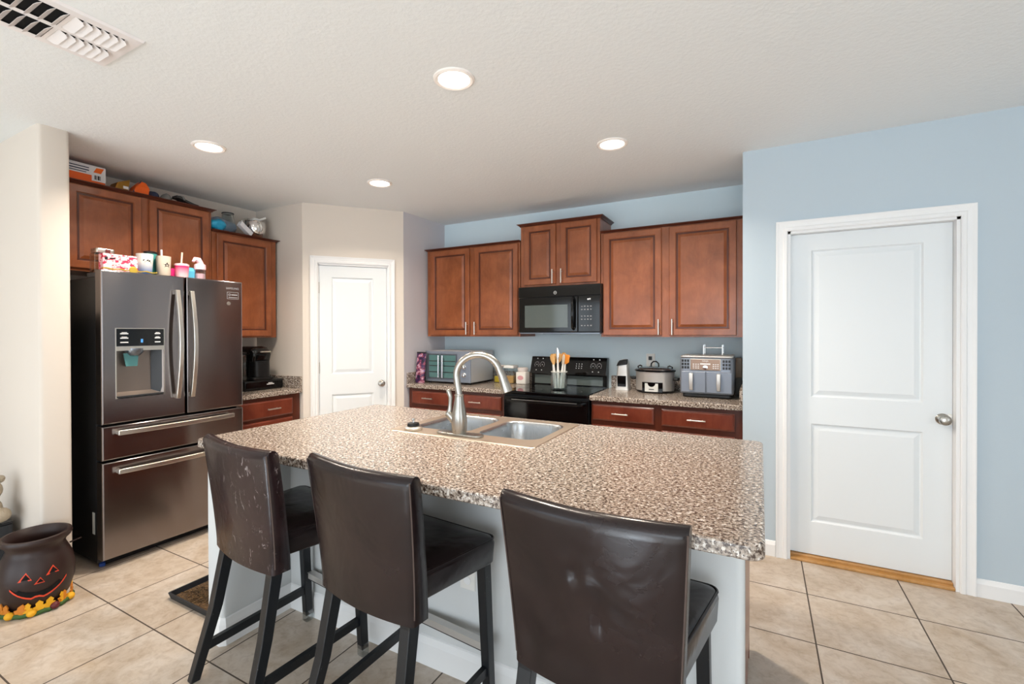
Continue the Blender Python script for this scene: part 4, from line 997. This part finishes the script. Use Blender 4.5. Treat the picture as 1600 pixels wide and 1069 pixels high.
# ------------------------------------------------------------------ things on top of the cabinets
ZK = 2.401
o = thing('carton_box', 'long orange and white carton on the cabinet above the refrigerator', 'box', (-3.915, 1.365, ZK), PI / 2 + .03)
obj('carton', MB().box(-.15, .145, -.05, .05, 0, .118), 'orange_card', o, bevel=.002)
obj('white_panel', MB().box(-.15, .147, -.0512, -.05, .055, .119).box(.07, .147, -.0514, -.05, .02, .119), 'white_card', o)
obj('carton_print', MB().box(-.10, .055, -.0522, -.0512, .095, .101).box(-.10, .055, -.0522, -.0512, .078, .085).box(-.06, .04, -.0522, -.0512, .064, .069), 'navy_cloth', o)
obj('bar_code', MB().box(.085, .092, -.0522, -.0514, .03, .058).box(.095, .099, -.0522, -.0514, .03, .058).box(.103, .112, -.0522, -.0514, .03, .058).box(.115, .118, -.0522, -.0514, .03, .058), 'black_print', o)
obj('orange_flash', MB().add([(.078, -.0524, .075), (.12, -.0524, .075), (.138, -.0524, .112), (.095, -.0524, .108)], [(0, 1, 2, 3)]), 'orange_print', o)
def lump(name, label, cat, loc, mat, rx, ry, rz, seed, extra=None):
    random.seed(seed); ph = [random.uniform(0, 6.28) for _ in range(4)]
    mb = MB(); m_, n = 10, 22; R = []
    for k in range(m_ + 1):
        th = PI / 2 * k / m_
        R.append([(rx * math.cos(th) * math.cos(a) * (1 + .14 * math.sin(3 * a + ph[0] + 2 * th)) + .0, ry * math.cos(th) * math.sin(a) * (1 + .12 * math.sin(2 * a + ph[1])), rz * math.sin(th) * (1 + .15 * math.sin(2 * a + ph[2]) * math.cos(th))) for a in [2 * PI * j / n for j in range(n)]])
    o = obj(name, mb.loft(R), mat, None, loc, PI / 2, smooth=70); return tag(o, label, cat)
o = thing('snack_packet', 'gold foil packet lying flat beside the orange bag on the cabinet', 'packet', (-3.92, 1.612, ZK), PI / 2)
obj('packet', MB().loft([[(-.05, -.06, 0), (.03, -.06, 0), (.03, .06, 0), (-.05, .06, 0)], [(-.03, -.05, .05), (.045, -.05, .07), (.045, .05, .07), (-.03, .05, .05)], [(-.005, -.045, .062), (.05, -.045, .088), (.05, .045, .088), (-.005, .045, .062)]]), 'gold_foil', o, bevel=.006)
obj('packet_label', MB().box(.0, .03, -.0605, -.056, .012, .03), 'white_card', o)
o = thing('orange_bag', 'bright orange bag standing on the cabinet above the refrigerator', 'bag', (-3.91, 1.722, ZK), PI / 2)
obj('bag', MB().loft([[(-.055, -.045, 0), (.05, -.045, 0), (.05, .045, 0), (-.055, .045, 0)], [(-.03, -.05, .05), (.058, -.045, .05), (.058, .045, .05), (-.03, .045, .05)], [(.01, -.03, .098), (.04, -.03, .092), (.04, .03, .092), (.01, .03, .098)]]), 'orange_card', o, bevel=.008)
obj('bag_edge', MB().add([(-.058, -.047, 0), (-.046, -.047, 0), (.012, -.032, .10), (.004, -.032, .10)], [(0, 1, 2, 3)]), 'navy_cloth', o)
lump('folded_cap', 'dark navy cap beside the orange bag on the cabinet', 'cap', (-3.92, 1.818, ZK), 'navy_cloth', .040, .05, .052, 3)
lump('grey_cap', 'pale grey cap beside the navy cap on the cabinet', 'cap', (-3.92, 1.908, ZK), 'grey_cloth', .037, .05, .058, 5)
o = thing('sandal', 'dark sloping sandal at the cabinet end beside the grey cap', 'sandal', (-3.92, 2.045, ZK), PI / 2)
obj('sole', MB().loft([[(x, y, z) for y, z in ((-.04, zz), (.04, zz), (.035, zz + .018), (-.035, zz + .018))] for x, zz in ((-.075, .04), (-.05, .038), (0, .018), (.05, .004), (.085, 0))]), 'dark_cloth', o, smooth=40)
obj('strap', MB().tube([(-.02, -.04, .03), (-.03, -.03, .055), (-.035, 0, .062), (-.03, .03, .055), (-.02, .04, .03)], .008, 8), 'grey_cloth', o, smooth=60)
ZK2 = 2.247
o = thing('plastic_bag', 'clear plastic bag of turquoise cloth on the lower-hung cabinet', 'bag', (-3.945, 2.315, ZK2), PI / 2)
random.seed(11)
def blob(rx, ry, rz, c, sd):
    random.seed(sd); p_ = [random.uniform(0, 6.28) for _ in range(3)]; mb = MB().sphere((0, 0, 0), 1, 1, 1, 22, 12)
    return mb.xform(lambda x, y, z: (c[0] + rx * x * (1 + .16 * math.sin(4 * y + p_[0])), c[1] + ry * y * (1 + .14 * math.sin(4 * z + p_[1])), max(.0, c[2] + rz * z * (1 + .16 * math.sin(5 * x + p_[2])))))
obj('cloth', blob(.085, .06, .048, (-.03, -.03, .05), 2), 'turquoise_bag', o, smooth=70)
obj('wrap', blob(.125, .075, .058, (.02, 0, .062), 4), 'clear_bag', o, smooth=70)
o = thing('glass_pitcher', 'clear glass pitcher standing behind the plastic bag on the cabinet', 'pitcher', (-4.06, 2.470, ZK2))
obj('glass', MB().lathe([(.055, 0), (.06, .006), (.062, .10), (.050, .15), (.044, .19), (.046, .20), (.042, .20), (.046, .15), (.058, .10), (.055, .01)], n=30), 'clear_plastic', o, smooth=40)
obj('rim', MB().lathe([(.047, .196), (.049, .20), (.047, .205), (.044, .203)], n=30, cap0=False, cap1=False), 'dark_grey', o, smooth=40)
o = thing('white_box', 'tilted white box between the plastic bag and mixing bowl', 'box', (-3.90, 2.515, ZK2), PI / 2)
obj('carton', MB().loft([[(-.055, -.03, .082), (-.035, -.03, .118), (-.035, .02, .118), (-.055, .02, .082)], [(.045, -.03, 0.0), (.068, -.03, .034), (.068, .02, .034), (.045, .02, 0.0)]]), 'white_card', o, bevel=.003)
o = thing('mixing_bowl', 'deep stainless mixing bowl holding white beaters on the cabinet', 'bowl', (-3.965, 2.655, ZK2))
obj('bowl', MB().lathe([(.05, 0), (.055, .005), (.082, .04), (.092, .09), (.088, .145), (.092, .15), (.086, .15), (.084, .14), (.086, .09), (.074, .04), (.03, .012)], n=36), 'chrome', o, smooth=40)
obj('beater', MB().tube([(-.05, -.06, .12), (-.03, -.03, .165), (.0, 0, .180), (.03, .03, .172), (.05, .075, .20)], [.010, .014, .016, .012, .008], 12), 'white_plastic', o, smooth=60)
obj('bowl_handle', MB().tube([(.09, -.03, .135), (.115, -.02, .12), (.112, 0, .08), (.092, .0, .06)], .006, 8).tube([(-.03, -.085, .13), (-.045, -.10, .15), (-.02, -.07, .168), (.02, -.06, .17)], .007, 8), 'handle_metal', o, smooth=60)

# ------------------------------------------------------------------ floor things
o = thing('cauldron', 'brown cast cauldron with carved grinning face and leaf garland on the floor', 'cauldron', (-3.290, .975, 0))
S_ = .345
prof = [(.05, 0), (.105, .004), (.138, .05), (.158, .11), (.160, .165), (.150, .215), (.132, .250), (.120, .272), (.124, .290), (.143, .305), (.150, .318), (.146, .330), (.132, .332), (.118, .312), (.110, .285), (.122, .255), (.140, .21), (.148, .15), (.130, .06), (.08, .02)]
prof = [(r * .95, z * 1.12) for r, z in prof]
pot = obj('pot', MB().lathe(prof, n=48), 'iron_brown', o, smooth=50)
def rad(z):
    for (r0, z0), (r1, z1) in zip(prof, prof[1:]):
        if z0 <= z <= z1: return r0 + (r1 - r0) * (z - z0) / max(z1 - z0, 1e-6)
    return .15
FA = -.22       # face direction, roughly to the camera
def patch(poly, off, mat, name, th=.006, parent=None):
    """polygon (arc length sideways, height) wrapped on the pot"""
    ring0, ring1 = [], []
    for u, z in poly:
        rr = rad(z) + off; a = FA + u / .155
        ring0.append((rr * math.cos(a), rr * math.sin(a), z)); ring1.append(((rr - th) * math.cos(a), (rr - th) * math.sin(a), z))
    return obj(name, MB().loft([ring1, ring0]), mat, parent or o)
for u, z, s, nm in ((-.055, .20, 1., 'eye'), (.052, .205, 1., 'eye'), (0, .172, .75, 'nose')):
    e_ = patch([(u - .027 * s, z - .014 * s), (u + .027 * s, z - .014 * s), (u + .004, z + .026 * s)], .0015, 'ember', nm)
    patch([(u - .014 * s, z - .008 * s), (u + .022 * s, z - .008 * s), (u + .003, z + .018 * s)], .0028, 'dark_void', 'pupil', parent=e_)
up = [(-.11 + .22 * k / 14, .100 + .050 * (abs(k - 7) / 7) ** 2 + .022 * (1 if abs(k - 7) < 6 else 0)) for k in range(15)]
lo = [(-.115 + .23 * k / 14, .082 + .066 * (abs(k - 7) / 7) ** 2 + (.010 if k in (6, 7) else 0)) for k in range(15)]
lo2 = [(u, z + .010) for u, z in lo]
for k in range(14):
    pass
def strip(A, B, off, mat, name, parent=None):
    mb = MB(); V = []
    for (u, z) in A + B:
        rr = rad(z) + off; a = FA + u / .155; V.append((rr * math.cos(a), rr * math.sin(a), z))
    n = len(A); mb.add(V, [(i, i + 1, n + i + 1, n + i) for i in range(n - 1)]); return obj(name, mb, mat, parent or o)
mo = strip(lo, lo2, .003, 'ember', 'mouth'); strip(lo2, up, .002, 'dark_void', 'mouth_gap', mo)
random.seed(21)
for k in range(15):
    a = FA - 1.45 + 2.9 * k / 14; r = .142
    c = (r * math.cos(a), r * math.sin(a))
    if k % 3 == 0:
        obj('pumpkin', MB().sphere((c[0], c[1], .020), .020, .020, .018, 14, 8), random.choice(('maple_yellow', 'berry', 'maple_orange')), o, smooth=60)
    else:
        lf = []; s = .052; tl = Vector((-math.sin(a), math.cos(a), 0)); ou = Vector((math.cos(a), math.sin(a), 0)); b0 = Vector((c[0] - .012 * math.cos(a), c[1] - .012 * math.sin(a), .006)); ln = random.uniform(-.5, .5)
        for q, w in ((0, .05), (.25, .45), (.3, .28), (.55, .48), (.6, .25), (.8, .28), (1, .0)):
            lf.append(b0 + tl * (s * (w + ln * q)) + Vector((0, 0, s * q * 1.25)) + ou * .004)
        for q, w in reversed(((0, .05), (.25, .45), (.3, .28), (.55, .48), (.6, .25), (.8, .28))):
            lf.append(b0 + tl * (s * (-w + ln * q)) + Vector((0, 0, s * q * 1.25)) + ou * .004)
        obj('maple_leaf', MB().loft([lf, [p_ + ou * .005 for p_ in lf]]), random.choice(('maple_yellow', 'maple_orange', 'maple_yellow')), o)
gp = [((.136) * math.cos(FA - 1.5 + 3 * k / 24), (.136) * math.sin(FA - 1.5 + 3 * k / 24), .012 + .003 * math.sin(k * 2.1)) for k in range(25)]
obj('garland', MB().tube(gp, .012, 8), 'moss_green', o, smooth=60)
ha = FA + 1.45
obj('wire_handle', MB().tube([(.13 * math.cos(ha), .13 * math.sin(ha), .285), (.165 * math.cos(ha - .1), .165 * math.sin(ha - .1), .30), (.175 * math.cos(ha + .05), .175 * math.sin(ha + .05), .295), (.14 * math.cos(ha + .15), .14 * math.sin(ha + .15), .28)], .004, 8), 'iron_brown', o, smooth=60)
# shoe tray
o = thing('boot_tray', 'black floor tray of dry brown straw beside the island end', 'tray', (-2.540, 1.66, 0))
obj('rim', MB().loft([rcorner(-.20, .20, -.32, .32, .012, 0, 2), rcorner(-.21, .21, -.33, .33, .014, .030, 2), rcorner(-.20, .20, -.32, .32, .012, .031, 2), rcorner(-.192, .192, -.312, .312, .012, .006, 2)], True, True), 'mat_black', o)
sw = MB(); random.seed(5)
for k in range(260):
    x, y, a = random.uniform(-.15, .15), random.uniform(-.27, .27), random.uniform(0, 3.14); L = random.uniform(.02, .05)
    sw.tube([(x - L * math.cos(a), y - L * math.sin(a), .008 + random.random() * .008), (x + L * math.cos(a), y + L * math.sin(a), .008 + random.random() * .012)], .0022, 4)
sw.box(-.185, .185, -.305, .305, .006, .0085)
s_ = obj('dry_straw', sw, 'straw', o); s_['kind'] = 'stuff'
# plush toy on a dark bin
o = thing('storage_bin', 'dark fabric bin on the floor behind the cauldron', 'bin', (-3.83, .87, 0))
obj('bin', MB().rbox(-.14, .14, -.13, .13, 0, .335, .02, 4), 'dark_grey', o, smooth=40); obj('bin_rim', MB().rbox(-.143, .143, -.133, .133, .335, .348, .02, 4), 'black_print', o)
o = thing('plush_toy', 'beige plush toy sitting on the dark bin behind the cauldron', 'plush toy', (-3.765, .895, .349))
obj('plush_body', MB().sphere((0, 0, .075), .085, .08, .075).sphere((.075, .05, .05), .05, .045, .04).sphere((.09, -.03, .05), .05, .045, .04), 'plush_fur', o, smooth=80)
hd_ = obj('plush_head', MB().sphere((.005, .02, .18), .06, .06, .058).sphere((.055, .015, .17), .026, .026, .022), 'plush_fur', o, smooth=80)
for s in (-1, 1): obj('plush_ear', MB().sphere((0, .02 + s * .05, .235), .012, .022, .022), 'plush_fur', hd_, smooth=80)
